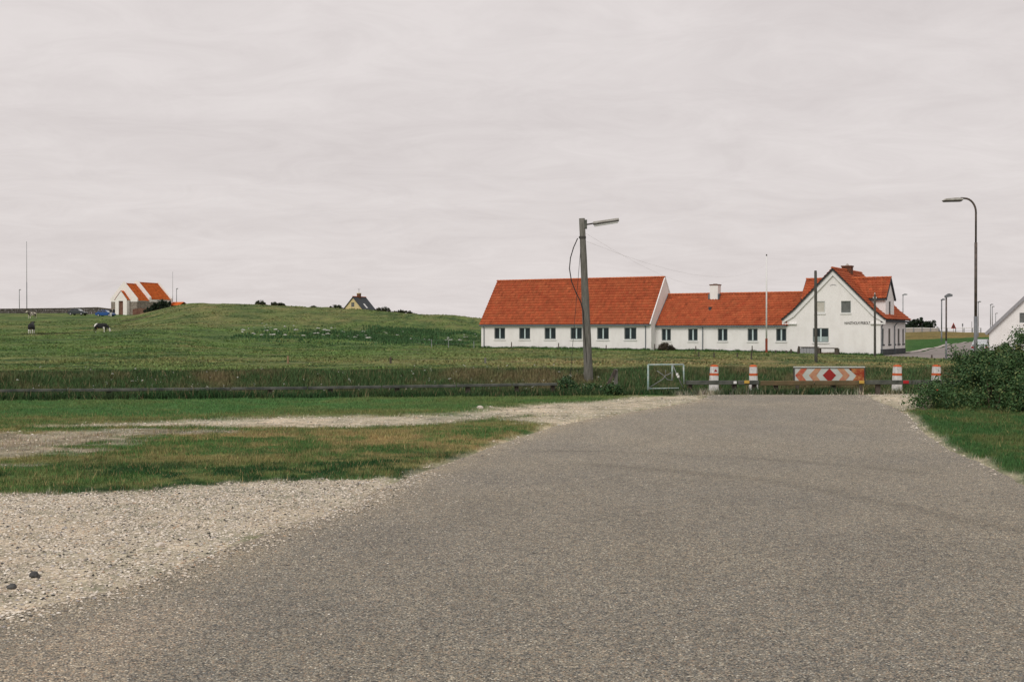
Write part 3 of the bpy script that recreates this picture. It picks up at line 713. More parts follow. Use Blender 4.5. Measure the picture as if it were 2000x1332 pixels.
def tile_slope(name, parent, e0, e1, r0, r1, material, tw=.23, cl=.34, amp=.040, lip=.065, seg=6, cover_attr=None, kind='stuff'):
    """pantiles: every course a waved strip whose lower edge lies on the course below"""
    e0, e1, r0, r1 = (np.array(p, float) for p in (e0, e1, r0, r1))
    L = np.linalg.norm(e1 - e0); H = np.linalg.norm((r0 + r1) / 2 - (e0 + e1) / 2)
    nt_ = max(1, round(L / tw)); nc = max(1, round(H / cl))
    nrm = np.cross(e1 - e0, r0 - e0); nrm /= np.linalg.norm(nrm)
    if nrm[2] < 0: nrm = -nrm
    m = nt_ * seg + 1
    a = np.linspace(0, 1, m); ph = (np.arange(m) % seg) / seg
    wave = amp * np.where(ph < .6, np.sin(ph / .6 * PI), -.35 * np.sin((ph - .6) / .4 * PI))
    V = []; F = []; C = []
    r = np.random.default_rng(abs(hash(name)) % 1000 + int(L * 100))
    for j in range(nc):
        b0 = j / nc; b1 = min(1.0, (j + 1.18) / nc)
        jit = r.normal(0, .004, m) * 0 + np.repeat(r.normal(0, .0035, nt_ + 1), seg)[:m]
        tint = np.repeat(np.clip(r.normal(1, .10, nt_ + 1), .65, 1.3), seg)[:m]
        hue = np.repeat(r.normal(0, .06, nt_ + 1), seg)[:m]
        base = len(V) * m
        for (b, off) in ((b0, -.002), (b0, lip), (b1, .0)):
            P = (e0[None] * (1 - a)[:, None] + e1[None] * a[:, None]) * (1 - b) + (r0[None] * (1 - a)[:, None] + r1[None] * a[:, None]) * b
            V.append(P + nrm[None] * (wave + off + jit)[:, None])
            C.append(np.stack([tint, tint * (1 + hue), tint * (1 + hue)], 1))
        i = np.arange(m - 1)
        for k in (0, 1):
            q = base + k * m
            F.append(np.stack([q + i, q + i + 1, q + m + i + 1, q + m + i], 1))
    me = np_mesh(name, np.concatenate(V), np.concatenate(F), np.concatenate(C))
    o = link(name, me, material, parent)
    return tag(o, kind=kind) if kind else o
def ridge_row(parent, a, b, rad=.13, material=None, name='ridge_tiles'):
    a = Vector(a); b = Vector(b); L = (b - a).length; n = max(1, int(L / .36)); d = (b - a) / n
    mb = MB(); ux = d.normalized(); side = ux.cross(Vector((0, 0, 1))).normalized()
    for i in range(n):
        p0 = a + d * i - ux * .03; p1 = a + d * (i + 1)
        k0 = len(mb.v)
        for p, rr in ((p0, rad * 1.12), (p1, rad * .95)):
            for k in range(7):
                an = PI * k / 6
                mb.v.append(tuple(p + side * math.cos(an) * rr + Vector((0, 0, math.sin(an) * rr - .02))))
        for k in range(6): mb.f.append((k0 + k, k0 + k + 1, k0 + 7 + k + 1, k0 + 7 + k))
        mb.f.append(tuple(k0 + k for k in range(7)))
    return tag(mb.build(name, material or M['ridge'], parent), kind='stuff')
def slab(parent, pts, th, material, name):
    """thin solid under a roof slope: quad pts extruded downwards along its normal"""
    P = [Vector(p) for p in pts]; n = (P[1] - P[0]).cross(P[3] - P[0]).normalized()
    if n.z < 0: n = -n
    mb = MB(); k = 0
    mb.v = [tuple(p - n * .03) for p in P] + [tuple(p - n * (th + .03)) for p in P]
    mb.f = [(0, 1, 2, 3), (7, 6, 5, 4), (0, 4, 5, 1), (1, 5, 6, 2), (2, 6, 7, 3), (3, 7, 4, 0)]
    return mb.build(name, material, parent)
front = lambda y: (lambda a, h, d: (a, y + d, h))
back = lambda y: (lambda a, h, d: (a, y - d, h))
rside = lambda x: (lambda a, h, d: (x - d, a, h))
lside = lambda x: (lambda a, h, d: (x + d, a, h))

ANG = math.atan2(-.4873, .8733)
ev = Vector((.8733, -.4873)); nv = Vector((.4873, .8733))
B0 = Vector((-3.1, 124.0)); 
# ------------------------------------------------------------------ long tiled house
ZB = .12
house1 = empty('long_house', (B0.x, B0.y, ZB), ANG, 'long white house with tall red tiled roof and six windows beside the wooden pole', 'house')
L1, EH, RH, W1 = 18.47, 2.56, 6.88, 3.45
wins = [2.14 + 2.84 * i for i in range(6)]
holes = [(c - .62, c + .62, .96, 2.08) for c in wins]
wall_poly('wall', [(0, -.6), (L1, -.6), (L1, EH), (0, EH)], holes, M['plaster'], house1, front(0))
wall_poly('wall', [(0, -.6), (L1, -.6), (L1, EH), (0, EH)], [], M['plaster'], house1, back(2 * W1))
gab = [(0, -.6), (2 * W1, -.6), (2 * W1, EH), (W1, RH - .12), (0, EH)]
wall_poly('gable_wall', gab, [], M['plaster'], house1, lside(0)); wall_poly('gable_wall', gab, [], M['plaster'], house1, rside(L1))
for h in holes: window(house1, front(0), *h)
ov = .22; sl = (RH - EH) / W1
rf = tile_slope('roof', house1, (-.12, -ov, EH - ov * sl + .1), (L1 - .05, -ov, EH - ov * sl + .1), (-.12, W1, RH), (L1 - .05, W1, RH), M['tile'], kind=None)
slab(rf, [(-.10, -ov + .05, EH - ov * sl + .1), (L1 - .07, -ov + .05, EH - ov * sl + .1), (L1 - .07, W1, RH - .05), (-.10, W1, RH - .05)], .06, M['soffit'], 'roof_deck')
tile_slope('roof', house1, (L1 - .05, 2 * W1 + ov, EH - ov * sl + .1), (-.12, 2 * W1 + ov, EH - ov * sl + .1), (L1 - .05, W1, RH), (-.12, W1, RH), M['tile'], kind=None)
ridge_row(house1, (-.1, W1, RH + .03), (L1, W1, RH + .03))
mb = MB(); mb.bar((L1 - .02, -ov, EH - ov * sl + .06), (L1 - .02, W1, RH - .03), .10, .16); mb.bar((L1 - .02, 2 * W1 + ov, EH - ov * sl + .06), (L1 - .02, W1, RH - .03), .10, .16)
mb.build('verge_board', M['cornice'], house1)
mb = MB(); mb.tube([(-.1, -ov - .03, EH - ov * sl + .02), (L1 - .1, -ov - .03, EH - ov * sl + .02)], .065); mb.build('gutter', M['gutter'], house1)
for px in (.35, L1 - .55):
    mb = MB(); mb.tube([(px, -ov - .03, EH - ov * sl), (px, -.07, EH - .45), (px, -.07, -.3)], .042); mb.build('downpipe', M['gutter'], house1)

# ------------------------------------------------------------------ low wing
W0 = B0 + ev * L1 + nv * 1.2
ZW = -.02
wing = empty('low_wing', (W0.x, W0.y, ZW), ANG, 'low white wing with red tiled roof and white chimney, between long house and gabled house', 'house')
L2, EH2, RH2, W2 = 12.64, 2.52, 5.38, 3.0
c2_ = [1.02, 3.67, 6.56, 9.40, 12.05]
holes = [(c - .47, c + .47, .98, 2.10) for c in c2_]
wall_poly('wall', [(0, -.7), (L2, -.7), (L2, EH2), (0, EH2)], holes, M['plaster'], wing, front(0))
wall_poly('wall', [(0, -.7), (L2, -.7), (L2, EH2), (0, EH2)], [], M['plaster'], wing, back(2 * W2))
for h in holes: window(wing, front(0), *h)
sl = (RH2 - EH2) / W2
rf = tile_slope('roof', wing, (.02, -ov, EH2 - ov * sl + .08), (L2 + .1, -ov, EH2 - ov * sl + .08), (.02, W2, RH2), (L2 + 3.0, W2, RH2), M['tile'], kind=None)
slab(rf, [(.03, -ov + .05, EH2 - ov * sl + .08), (L2, -ov + .05, EH2 - ov * sl + .08), (L2 + 2.8, W2, RH2 - .05), (.03, W2, RH2 - .05)], .05, M['soffit'], 'roof_deck')
tile_slope('roof', wing, (L2 + .1, 2 * W2 + ov, EH2 - ov * sl + .08), (.02, 2 * W2 + ov, EH2 - ov * sl + .08), (L2 + 3.0, W2, RH2), (.02, W2, RH2), M['tile'], kind=None)
ridge_row(wing, (.02, W2, RH2 + .02), (L2 + 3.0, W2, RH2 + .02))
mb = MB(); mb.tube([(.05, -ov - .03, EH2 - ov * sl), (L2 - .1, -ov - .03, EH2 - ov * sl)], .062); mb.build('gutter', M['gutter'], wing)
mb = MB(); mb.tube([(4.65, -ov - .03, EH2 - ov * sl), (4.65, -.07, EH2 - .4), (4.65, -.07, -.3)], .042); mb.build('downpipe', M['gutter'], wing)
mb = MB(); mb.box(0, L2, -.03, .02, EH2 - .22, EH2 - .02); mb.build('eave_band', M['cornice'], wing)
mb = MB(); mb.box(4.45, 5.25, W2 - .62, W2 + .2, RH2 - 1.2, RH2 + .82)
ch = mb.build('chimney', M['plaster'], wing)
mb = MB(); mb.box(4.40, 5.30, W2 - .67, W2 + .25, RH2 + .82, RH2 + .90); mb.box(4.7, 5.0, W2 - .4, W2, RH2 + .90, RH2 + .95); mb.build('chimney_cap', M['brick'], ch)
mb = MB(); mb.box(4.35, 5.35, W2 - .70, W2 - .62, RH2 - .80, RH2 - .58); mb.box(4.31, 4.447, W2 - .68, W2, RH2 - .5, RH2 + .0); mb.box(5.253, 5.39, W2 - .68, W2, RH2 - .5, RH2 + .0); mb.build('flashing', M['gutter'], ch)
mb = MB(); mb.box(4.72, 4.98, 1.28, 1.6, EH2 + 1.15, EH2 + 1.62); mb.build('roof_vent', M['soffit'], wing)
mb = MB(); mb.bar((.02, -ov, EH2 - ov * sl + .15), (.02, W2, RH2 + .06), .07, .07); mb.build('flashing', M['gutter'], wing)

# ------------------------------------------------------------------ gabled house with lettering
G0 = W0 + ev * 12.62 + nv * (-.06)
ZG = -.15
gh = empty('gabled_house', (G0.x, G0.y, ZG), ANG, 'white gabled house with dark lettering on its gable, brick chimney and side dormers', 'house')
GW, GD, GE, GA = 8.18, 10.2, 3.22, 7.42
HW = GW / 2
gpoly = [(0, -.8), (GW, -.8), (GW, GE), (HW, GA - .1), (0, GE)]
gh_holes = [(2.96 - .42, 2.96 + .42, 3.60, 4.62), (5.21 - .42, 5.21 + .42, 3.60, 4.62), (3.0 - .70, 3.0 + .70, 1.02, 2.26)]
wall_poly('gable_wall', gpoly, gh_holes, M['plaster'], gh, front(0))
wall_poly('gable_wall', gpoly, [], M['plaster'], gh, back(GD))
for h, st in zip(gh_holes, ('blind', 'grey', 'curtain')): window(gh, front(0), *h, style=st)
DC, DH = 3.5, 1.7        # dormer centre and half width along the side wall
DE, DR = 4.98, 6.62       # dormer eave and ridge heights
side_holes = [(.45, 1.3, .85, 2.22), (3.05, 3.95, .85, 2.22), (5.65, 6.0, .85, 2.22), (6.9, 7.8, .85, 2.22), (8.95, 9.75, .85, 2.22)]
for sidef in (rside(GW), lside(0)):
    wall_poly('side_wall', [(0, -.8), (GD, -.8), (GD, GE), (0, GE)], side_holes, M['plaster'], gh, sidef)
    dh = [(DC - .42, DC + .42, 3.42, 4.62)]
    for h in side_holes: window(gh, sidef, *h, style='brown', sillmat='plinth')
    ins = 0 if sidef(0, 0, 0)[0] > 1 else .95
    pf = (lambda f, i_: (lambda a, h, d: f(a, h, d - .03 + i_)))(sidef, ins)
    wall_poly('dormer_wall', [(DC - DH, GE - .3), (DC + DH, GE - .3), (DC + DH, DE), (DC, DR - .08), (DC - DH, DE)], dh, M['plaster'], gh, pf, reveal=.2)
    for h in dh: window(gh, pf, *h, style='brown', sillmat='plinth')
    # dormer cheeks
    for yy in (DC - DH, DC + DH):
        mb = MB(); p = [pf(yy, GE, 0), pf(yy, DE, 0), pf(yy, DE, 2.6), pf(yy, GE, 2.6)]
        mb.quad(*p); mb.build('dormer_cheek', M['plaster'], gh)
mb = MB(); fbox(mb, rside(GW), .02, GD, -.7, .42, -.05, .02); mb.build('plinth', M['plinth'], gh)
# main roof: steep slopes with a flatter kick at the eaves
rs = (GA - GE) / HW
kx, kz = 3.5, GA - 3.5 * rs
ex, ez = HW + .48, kz - (HW + .48 - 3.5) * .82
fo, bo = -.28, GD + .22
for sg in (1, -1):
    X = lambda q: HW + sg * q
    a, b = ((X(kx), fo, kz + .08), (X(kx), bo, kz + .08))
    rf = tile_slope('roof', gh, a, b, (X(0), fo, GA + .08), (X(0), bo, GA + .08), M['tile'], kind=None)
    slab(rf, [a, b, (X(.02), bo, GA + .02), (X(.02), fo, GA + .02)], .06, M['soffit'], 'roof_deck')
    k = tile_slope('roof', gh, (X(ex), fo, ez + .08), (X(ex), bo, ez + .08), a, b, M['tile'], kind=None)
    slab(k, [(X(ex - .02), fo, ez + .08), (X(ex - .02), bo, ez + .08), b, a], .05, M['soffit'], 'roof_deck')
    mb = MB(); mb.box(*sorted((X(HW + .03), X(ex - .05))), .05, GD, ez - .17, ez - .02); mb.build('soffit', M['soffit'], gh)
    # white cornice band along the gable verge with a short return at the eave
    mb = MB(); 
    top = [(X(0), GA + .0), (X(kx), kz + .0), (X(ex - .05), ez + .02)]
    for (p, q) in ((0, 1), (1, 2)):
        (x0, z0), (x1, z1) = top[p], top[q]
        mb.prism([(x0, z0), (x1, z1), (x1, z1 - (.56 if q == 1 else .30)), (x0, z0 - .56)], 'y', -.14, -.003)
    mb.build('cornice', M['cornice'], gh)
    mb = MB(); mb.box(*sorted((X(HW - .85), X(ex - .05))), -.16, -.002, ez - .36, ez - .24); mb.build('cornice_return', M['cornice'], gh)
    mb = MB(); mb.bar((X(0), -.2, GA + .045), (X(kx), -.2, kz + .045), .18, .035); mb.bar((X(kx), -.2, kz + .045), (X(ex), -.2, ez + .045), .18, .035); mb.build('verge_edge', M['soffit'], gh)
    # dormer roof, ridge across the house
    o = HW + .14 if sg == 1 else HW - .75
    for s2 in (1, -1):
        ye = DC + s2 * (DH + .22); ze = DE - .22 * (DR - DE) / DH
        k = tile_slope('dormer_roof', gh, (X(o), ye, ze + .1), (X(2.0), ye, ze + .1), (X(o), DC, DR + .1), (X(.6), DC, DR + .1), M['tile'], kind=None)
        slab(k, [(X(o - .02), ye, ze + .1), (X(2.0), ye, ze + .1), (X(.7), DC, DR + .05), (X(o - .02), DC, DR + .05)], .08, M['soffit'], 'dormer_deck')
        mb = MB(); mb.bar((X(o), ye, ze - .02), (X(o), DC, DR), .06, .2); mb.build('barge_board', M['soffit'], gh)
        mb = MB(); mb.bar((X(o), ye, ze), (X(2.2), ye, ze), .12, .12); mb.build('dormer_gutter', M['soffit'], gh)
    ridge_row(gh, (X(o), DC, DR + .12), (X(.5), DC, DR + .12))
ridge_row(gh, (HW, fo, GA + .1), (HW, bo, GA + .1))
for yy in (.18, DC + DH + .1):
    mb = MB(); mb.tube([(GW + .42, yy, ez - .02), (GW + .08, yy, ez - .5), (GW + .08, yy, -.3)], .045); mb.build('downpipe', M['gutter'], gh)
mb = MB(); mb.box(HW - .42, HW + .42, 4.6, 5.4, GA - .9, GA + .42); ch = mb.build('chimney', M['brick'], gh)
mb = MB(); mb.box(HW - .48, HW + .48, 4.54, 5.46, GA + .42, GA + .54); mb.build('chimney_crown', M['brick'], ch)
mb = MB(); mb.tube([(HW, 5, GA + .54), (HW, 5, GA + .74)], [.2, .05]); mb.build('chimney_cowl', M['kerb'], ch)
mb = MB(); mb.prism([(HW - .28, 5.98), (HW, 6.06), (HW + .28, 5.98), (HW + .28, 6.02), (HW, 6.10), (HW - .28, 6.02)], 'y', -.03, .01); mb.build('vent_arch', M['grey_panel'], gh)
tcv = bpy.data.curves.new('lettering', 'FONT'); tcv.body = 'HANSTHOLM FRIBOLT'; tcv.size = .36; tcv.extrude = .015
tmp = bpy.data.objects.new('tmp', tcv); COL.objects.link(tmp)
bpy.context.view_layer.update()
tme = bpy.data.meshes.new_from_object(tmp.evaluated_get(bpy.context.evaluated_depsgraph_get()))
bpy.data.objects.remove(tmp)
wd = max(v.co.x for v in tme.vertices) - min(v.co.x for v in tme.vertices)
for v_ in tme.vertices:
    x_, y_, z_ = v_.co; v_.co = (x_ * 2.2 / wd, -z_, y_)
tme.name = 'lettering'; tme.materials.clear(); tme.materials.append(M['letter'])
lo = link('lettering', tme, None, gh); lo.location = (5.08, -.02, 2.58)
tag(lo, 'dark capital letters fixed to the white gable')

# ------------------------------------------------------------------ things by the houses
def onhouse(a, off):      # point a metres along the facade line, off metres in front of it
    p = W0 + ev * a - nv * off; return p.x, p.y
flag = empty('flagpole', (sx(1497, 107), 107, 0), 0, 'white flagpole standing before the low wing, red at its foot', 'flagpole')
fx, fy = sx(1497, 107), 107.0; flag.location.z = tz(fx, fy)
fs = fy / FPX
MB().tube([(0, 0, 1.2), (0, 0, 5.0), (0, 0, (692 - 503) * fs)], [.075, .065, .045]).build('pole', M['white_paint'], flag, True)
MB().tube([(0, 0, (692 - 503) * fs), (0, 0, (692 - 503) * fs + .14)], [.06, .05]).build('knob', M['lamp_dark'], flag)
MB().box(-.09, .09, -.07, .07, -.2, 1.25).build('foot_post', M['red_post'], flag)

bx_, by_ = sx(1617, 106.0), 106.0; bz = tz(bx_, by_)
bench = empty('wooden_bench', (bx_, by_, bz), ANG, 'low dark wooden bench in front of the white gable', 'bench')
MB().box(-.85, .85, -.25, .25, .48, .56).build('seat', M['wood_dark'], bench)
for xx in (-.78, .78): MB().box(xx - .16, xx + .16, -.22, .22, -.2, .48).build('leg', M['wood_dark'], bench)
MB().box(-.62, .62, -.04, .04, .05, .14).build('stretcher', M['wood_brown'], bench)
bx_, by_ = sx(1580, 107.0), 107.0
cr = empty('board_bin', (bx_, by_, tz(bx_, by_)), ANG, 'low grey board bin left of the wooden bench', 'bin')
for i in range(5): MB().box(-.7 + i * .29, -.7 + i * .29 + .27, -.3, -.26, -.2, .5).build('board', M['grey_panel'], cr)
for xx in (-.78, .78): MB().box(xx - .06, xx + .06, -.34, -.24, -.2, .58).build('post', M['wood_dark'], cr)
MB().box(-.84, .84, -.35, .3, .55, .60).build('lid', M['wood_dark'], cr)
MB().box(-.75, .75, .2, .25, -.2, .55).build('back_board', M['grey_panel'], cr)


# ------------------------------------------------------------------ chapel like building on the left
CA = R(-20)
C0 = (sx(217, 275), 275.0)
cz = 5.75
chap = empty('stone_chapel', (C0[0], C0[1], cz), CA, 'stone building with white stepped gables and orange tiled roofs behind the blue car', 'chapel')
CW, CD = 6.9, 12.6; CE, CR = 3.3, 7.0; c1 = 4.3; HC = CW / 2
wall_poly('side_wall', [(0, -1.5), (CD, -1.5), (CD, CE), (0, CE)], [], M['stone'], chap, rside(CW))
wall_poly('side_wall', [(0, -1.5), (CD, -1.5), (CD, CE), (0, CE)], [], M['stone'], chap, lside(0))
wall_poly('front_wall', [(0, -1.5), (CW, -1.5), (CW, CE), (0, CE)], [], M['stone'], chap, front(0))
wall_poly('back_wall', [(0, -1.5), (CW, -1.5), (CW, CE), (HC, CR), (0, CE)], [], M['stone'], chap, back(CD))
def parapet(y0, y1, up, name='parapet'):
    mb = MB()
    mb.prism([(-.15, CE - .45), (CW + .15, CE - .45), (CW + .15, CE + .1 + up), (HC, CR + up + .25), (-.15, CE + .1 + up)], 'y', y0, y1)
    mb.build(name, M['lime'], chap)
parapet(-.06, .3, .12, 'front_gable'); parapet(c1, c1 + .75, .55); parapet(CD - .3, CD + .35, .5)
for (y0, y1, up) in ((.3, c1, -.1), (c1 + .75, CD - .3, .32)):
    for sg in (1, -1):
        X = lambda q: HC + sg * q
        k = tile_slope('roof', chap, (X(HC + .2), y0, CE + up - .12), (X(HC + .2), y1, CE + up - .12), (X(0), y0, CR + up), (X(0), y1, CR + up), M['tile_far'], tw=.3, cl=.45, seg=4, kind=None)
        mb = MB(); mb.box(*sorted((X(HC + .003), X(HC + .13))), y0, y1, CE - .35, CE + up - .16); mb.build('eave_band', M['lime'], chap)
    wall_poly('roof_infill', [(0, CE - .3), (CW, CE - .3), (HC, CR + up - .1)], [], M['lime'], chap, front(y0 + .02))
    ridge_row(chap, (HC, y0, CR + up), (HC, y1, CR + up), .16)
por = MB()      # white porch with two openings
wall_poly('porch_front', [(1.9, -1.5), (5.0, -1.5), (5.0, 3.35), (3.45, 5.2), (1.9, 3.35)], [(2.8, 4.0, -.4, 3.0)], M['lime'], chap, front(-1.0), reveal=.25)
wall_poly('porch_side', [(-1.0, -1.5), (0, -1.5), (0, 3.3), (-1.0, 3.3)], [], M['lime'], chap, rside(5.0))
wall_poly('porch_side', [(-1.0, -1.5), (0, -1.5), (0, 3.3), (-1.0, 3.3)], [], M['lime'], chap, lside(1.9))
mb = MB(); mb.box(2.0, 4.9, -.74, -.70, -1.2, 3.05); mb.build('porch_door', M['stone_red'], chap)
tile_slope('porch_roof', chap, (5.2, -1.05, 3.2), (5.2, 0, 3.2), (3.45, -1.05, 5.3), (3.45, 0, 5.3), M['tile_far'], tw=.3, cl=.45, seg=4, kind=None)
tile_slope('porch_roof', chap, (1.7, -1.05, 3.2), (1.7, 0, 3.2), (3.45, -1.05, 5.3), (3.45, 0, 5.3), M['tile_far'], tw=.3, cl=.45, seg=4, kind=None)
mb = MB(); mb.box(CW, CW + .35, 6.3, 6.75, .6, 2.7); mb.build('buttress', M['lime'], chap)
ax_, ay_ = sx(347, 286), 286.0
ann = empty('tiled_annex', (ax_, ay_, 6.1), CA, 'small orange tiled annex showing over the hill right of the chapel', 'shed')
MB().box(-1.6, 1.6, -1.5, 1.5, -1, 2.1).build('wall', M['stone_red'], ann)
for sg in (1, -1): tile_slope('roof', ann, (-1.8, sg * 1.8, 1.9), (1.8, sg * 1.8, 1.9), (-1.8, 0, 2.75), (1.8, 0, 2.75), M['tile_far'], tw=.3, cl=.45, seg=4, kind=None)
rw = empty('red_stone_wall', (C0[0] + 6.0, 271.5, 0), R(-8), 'low reddish rubble wall in front of the stone chapel', 'wall')
mb = MB()
for i in range(26): mb.box(i * .22, i * .22 + .215, -.2 - random.random() * .05, .25, 4.9, 6.9 + random.random() * .3)
mb.build('rubble', M['stone_red'], rw); tag(rw.children[0], kind='stuff')
# far field wall
fw = empty('field_stone_wall', (0, 0, 0), 0, 'long dry stone wall along the far ridge at the left', 'wall')
def stone_block():
    mb = MB(); mb.box(-.5, .5, -.3, .3, 0, 1); return mb
V_ = []; F_ = []; Cc = []
def add_stone(V_, F_, Cc, p, s, r, colr):
    base = np.array([(1, 0, 0), (-1, 0, 0), (0, 1, 0), (0, -1, 0), (0, 0, 1), (0, 0, -1)], float)
    n = len(V_)
    V_.extend((base * np.array(s) * (1 + (r.random((6, 1)) - .5) * .5) + np.array(p)).tolist())
    for t in ((0, 2, 4), (2, 1, 4), (1, 3, 4), (3, 0, 4), (2, 0, 5), (1, 2, 5), (3, 1, 5), (0, 3, 5)): F_.append([n + q for q in t])
    Cc.extend([colr] * 6)
for u in np.arange(-420, 236, .75):
    d = 297 + 2 * math.sin(u * .02); x = sx(u, d); z0 = tz(x, d); topv = np.interp(u, [-420, 0, 130, 190, 236], [603.5, 603.5, 602, 600.5, 606])
    h = max(.5, sz(topv, d) - z0)
    for lv in range(4):
        g = random.uniform(.12, .26)
        add_stone(V_, F_, Cc, (x + random.uniform(-.1, .1), d + random.uniform(-.1, .1), z0 + h * (lv + .35) / 4), (.16, .32, h / 4 * .75), rng, (g, g * .92, g * .8))
    add_stone(V_, F_, Cc, (x, d, z0 + h - .06), (.14, .36, .14), rng, (.10, .085, .06))
link('stones', np_mesh('stones', V_, F_, Cc), M['stoneattr'], fw); tag(fw.children[0], kind='stuff')

# ------------------------------------------------------------------ ochre house behind the hill
yd = 310.0
yh = empty('ochre_house', (sx(669, yd), yd, 4.6), R(-22), 'ochre gabled house with dark roof peeking over the hill crest', 'house')
YW, YE, YR, YD = 6.1, 2.75, 6.1, 6.5; HY = YW / 2
gpol = [(0, -1), (YW, -1), (YW, YE), (HY, YR - .1), (0, YE)]
wall_poly('gable_wall', gpol, [(HY - .55, HY + .35, 3.6, 4.7)], M['yellow'], yh, front(0)); window(yh, front(0), HY - .55, HY + .35, 3.6, 4.7, style='grey', sill=False)
wall_poly('gable_wall', gpol, [], M['yellow'], yh, back(YD))
for f in (lside(0), rside(YW)): wall_poly('side_wall', [(0, -1), (YD, -1), (YD, YE), (0, YE)], [], M['yellow'], yh, f)
for sg in (1, -1):
    X = lambda q: HY + sg * q
    k = slab(yh, [(X(HY + .5), -.25, YE - .5), (X(HY + .5), YD + .2, YE - .5), (X(0), YD + .2, YR + .1), (X(0), -.25, YR + .1)], .14, M['slate'], 'roof')
    if sg == 1:
        mb = MB(); P = lambda q, y: (X(q), y, YR + .13 - q * (YR + .6 - YE) / (HY + .5))
        mb.quad(P(1.6, 2.2), P(1.6, 3.0), P(2.6, 3.0), P(2.6, 2.2)); mb.build('skylight', M['white_paint'], k)
ridge_row(yh, (HY, -.25, YR + .1), (HY, YD + .2, YR + .1), .14)
mb = MB(); mb.box(HY - .4, HY + .4, 2.6, 3.4, YR - .5, YR + .9); c_ = mb.build('chimney', M['brick'], yh)
MB().box(HY - .45, HY + .45, 2.55, 3.45, YR + .9, YR + 1.05).build('chimney_crown', M['yellow'], c_)
MB().tube([(HY, 3, YR + 1.05), (HY, 3, YR + 2.2)], .04).bar((HY - .4, 3, YR + 2.0), (HY + .4, 3, YR + 2.0), .05).build('aerial', M['lamp_dark'], yh)

# ------------------------------------------------------------------ white house at the right edge
rd = 112.0
rh = empty('white_cottage', (sx(1932, rd), rd, -.25), R(-25), 'white gabled cottage with grey roof edge behind the rose bush at the right', 'house')
RW, RE, RR_, RD = 8.2, 2.25, 6.3, 12; HR = RW / 2
gpol = [(0, -1), (RW, -1), (RW, RE), (HR, RR_ - .1), (0, RE)]
rh_h = [(2.55, 3.25, 2.85, 3.75)]
wall_poly('gable_wall', gpol, rh_h, M['plaster'], rh, front(0)); window(rh, front(0), *rh_h[0], style='grey', sill=False)
wall_poly('gable_wall', gpol, [], M['plaster'], rh, back(RD))
for f in (lside(0), rside(RW)): wall_poly('side_wall', [(0, -1), (RD, -1), (RD, RE), (0, RE)], [], M['plaster'], rh, f)
for sg in (1, -1):
    X = lambda q: HR + sg * q
    k = slab(rh, [(X(HR + .35), -.2, RE - .33), (X(HR + .35), RD, RE - .33), (X(0), RD, RR_ + .08), (X(0), -.2, RR_ + .08)], .13, M['slate'], 'roof')
    mb = MB(); mb.bar((X(HR + .3), -.24, RE - .42), (X(0), -.24, RR_ - .05), .06, .26); mb.build('barge_board', M['grey_panel'], rh)

# ------------------------------------------------------------------ lamps, poles and masts
def wood_lamp():
    d = 35.8; x = sx(1151, d); z0 = tz(x, d); k = d / FPX
    o = empty('wooden_lamp_pole', (x, d, z0), 0, 'leaning weathered wooden pole with a street lamp and hanging black cable', 'street lamp')
    zt = sz(427, d) - z0; dxt = -14.5 * k
    n = 9
    MB().tube([(dxt * i / n, 0, -.4 + (zt + .4) * i / n) for i in range(n + 1)], [.135 - .055 * i / n + (.006 if i % 2 else 0) for i in range(n + 1)], 12).build('pole', M['wood_pole'], o, True)
    hz = sz(438, d) - z0; px = dxt * .97
    MB().box(px + .06, px + .14, -.06, .06, hz - .14, hz + .12).build('bracket', M['wood_rail'], o)
    MB().tube([(px + .1, 0, hz - .02), (px + .34, -.02, hz + .02)], .022).build('arm', M['lamp_dark'], o)
    a = Vector((px + .32, -.03, hz - .0)); b = Vector((px + 1.06, -.12, hz + .10))
    hd = MB(); hd.bar(a + Vector((0, 0, .03)), b + Vector((0, 0, .03)), .16, .07); h_ = hd.build('lamp_housing', M['lamp_head'], o, bevel=.012)
    MB().bar(a + Vector((0, 0, -.018)), b + Vector((0, 0, -.018)), .175, .02).build('rim', M['lamp_dark'], h_)
    MB().bar(a + Vector((.03, 0, -.052)), b + Vector((-.03, 0, -.052)), .13, .045).build('lens', M['lamp_lens'], h_)
    # cable hanging in a loop on the left of the pole
    pts = []
    for u, v in ((1128, 466), (1120, 484), (1114, 504), (1112, 525), (1116, 550), (1125, 572), (1134, 590), (1139, 608), (1141, 640), (1145, 680), (1148, 752)):
        pts.append(((u - 1151) * k - (0.0 if v < 595 else .012), -.05 if v < 595 else -.10, sz(v, d) - z0))
    MB().tube(pts, .017, 6).build('cable', M['cable'], o)
    MB().tube([(dxt - .02, -.02, sz(470, d) - z0), ((1118 - 1151) * k, -.3, sz(668, d) - z0), ((1112 - 1151) * k, -.4, sz(745, d) - z0)], .007, 5).build('stay_wire', M['cable'], o)
    MB().tube([(dxt * .93, 0, sz(466, d) - z0), (dxt * .93, 0, sz(462, d) - z0)], .105, 12).build('clamp', M['lamp_dark'], o)
    return o, Vector((x + dxt * .95, d, sz(452, d)))
wl, ptop = wood_lamp()
for i, (tu, tv, td) in enumerate(((1420, 548, 117), (1492, 520, 105))):
    a = ptop + Vector((0, 0, -.25 * i)); b = Vector((sx(tu, td), td, sz(tv, td)))
    pts = [a.lerp(b, t / 12) - Vector((0, 0, 1.0 * (1 - (2 * t / 12 - 1) ** 2))) for t in range(13)]
    wmb = MB().tube([p - a for p in pts], .0022, 4); o = wmb.build('overhead_wire', M['kerb']); o.location = a
    tag(o, ('thin overhead wire from wooden lamp pole to the low wing roof', 'thin overhead wire from wooden lamp pole towards the flagpole')[i], 'wire')
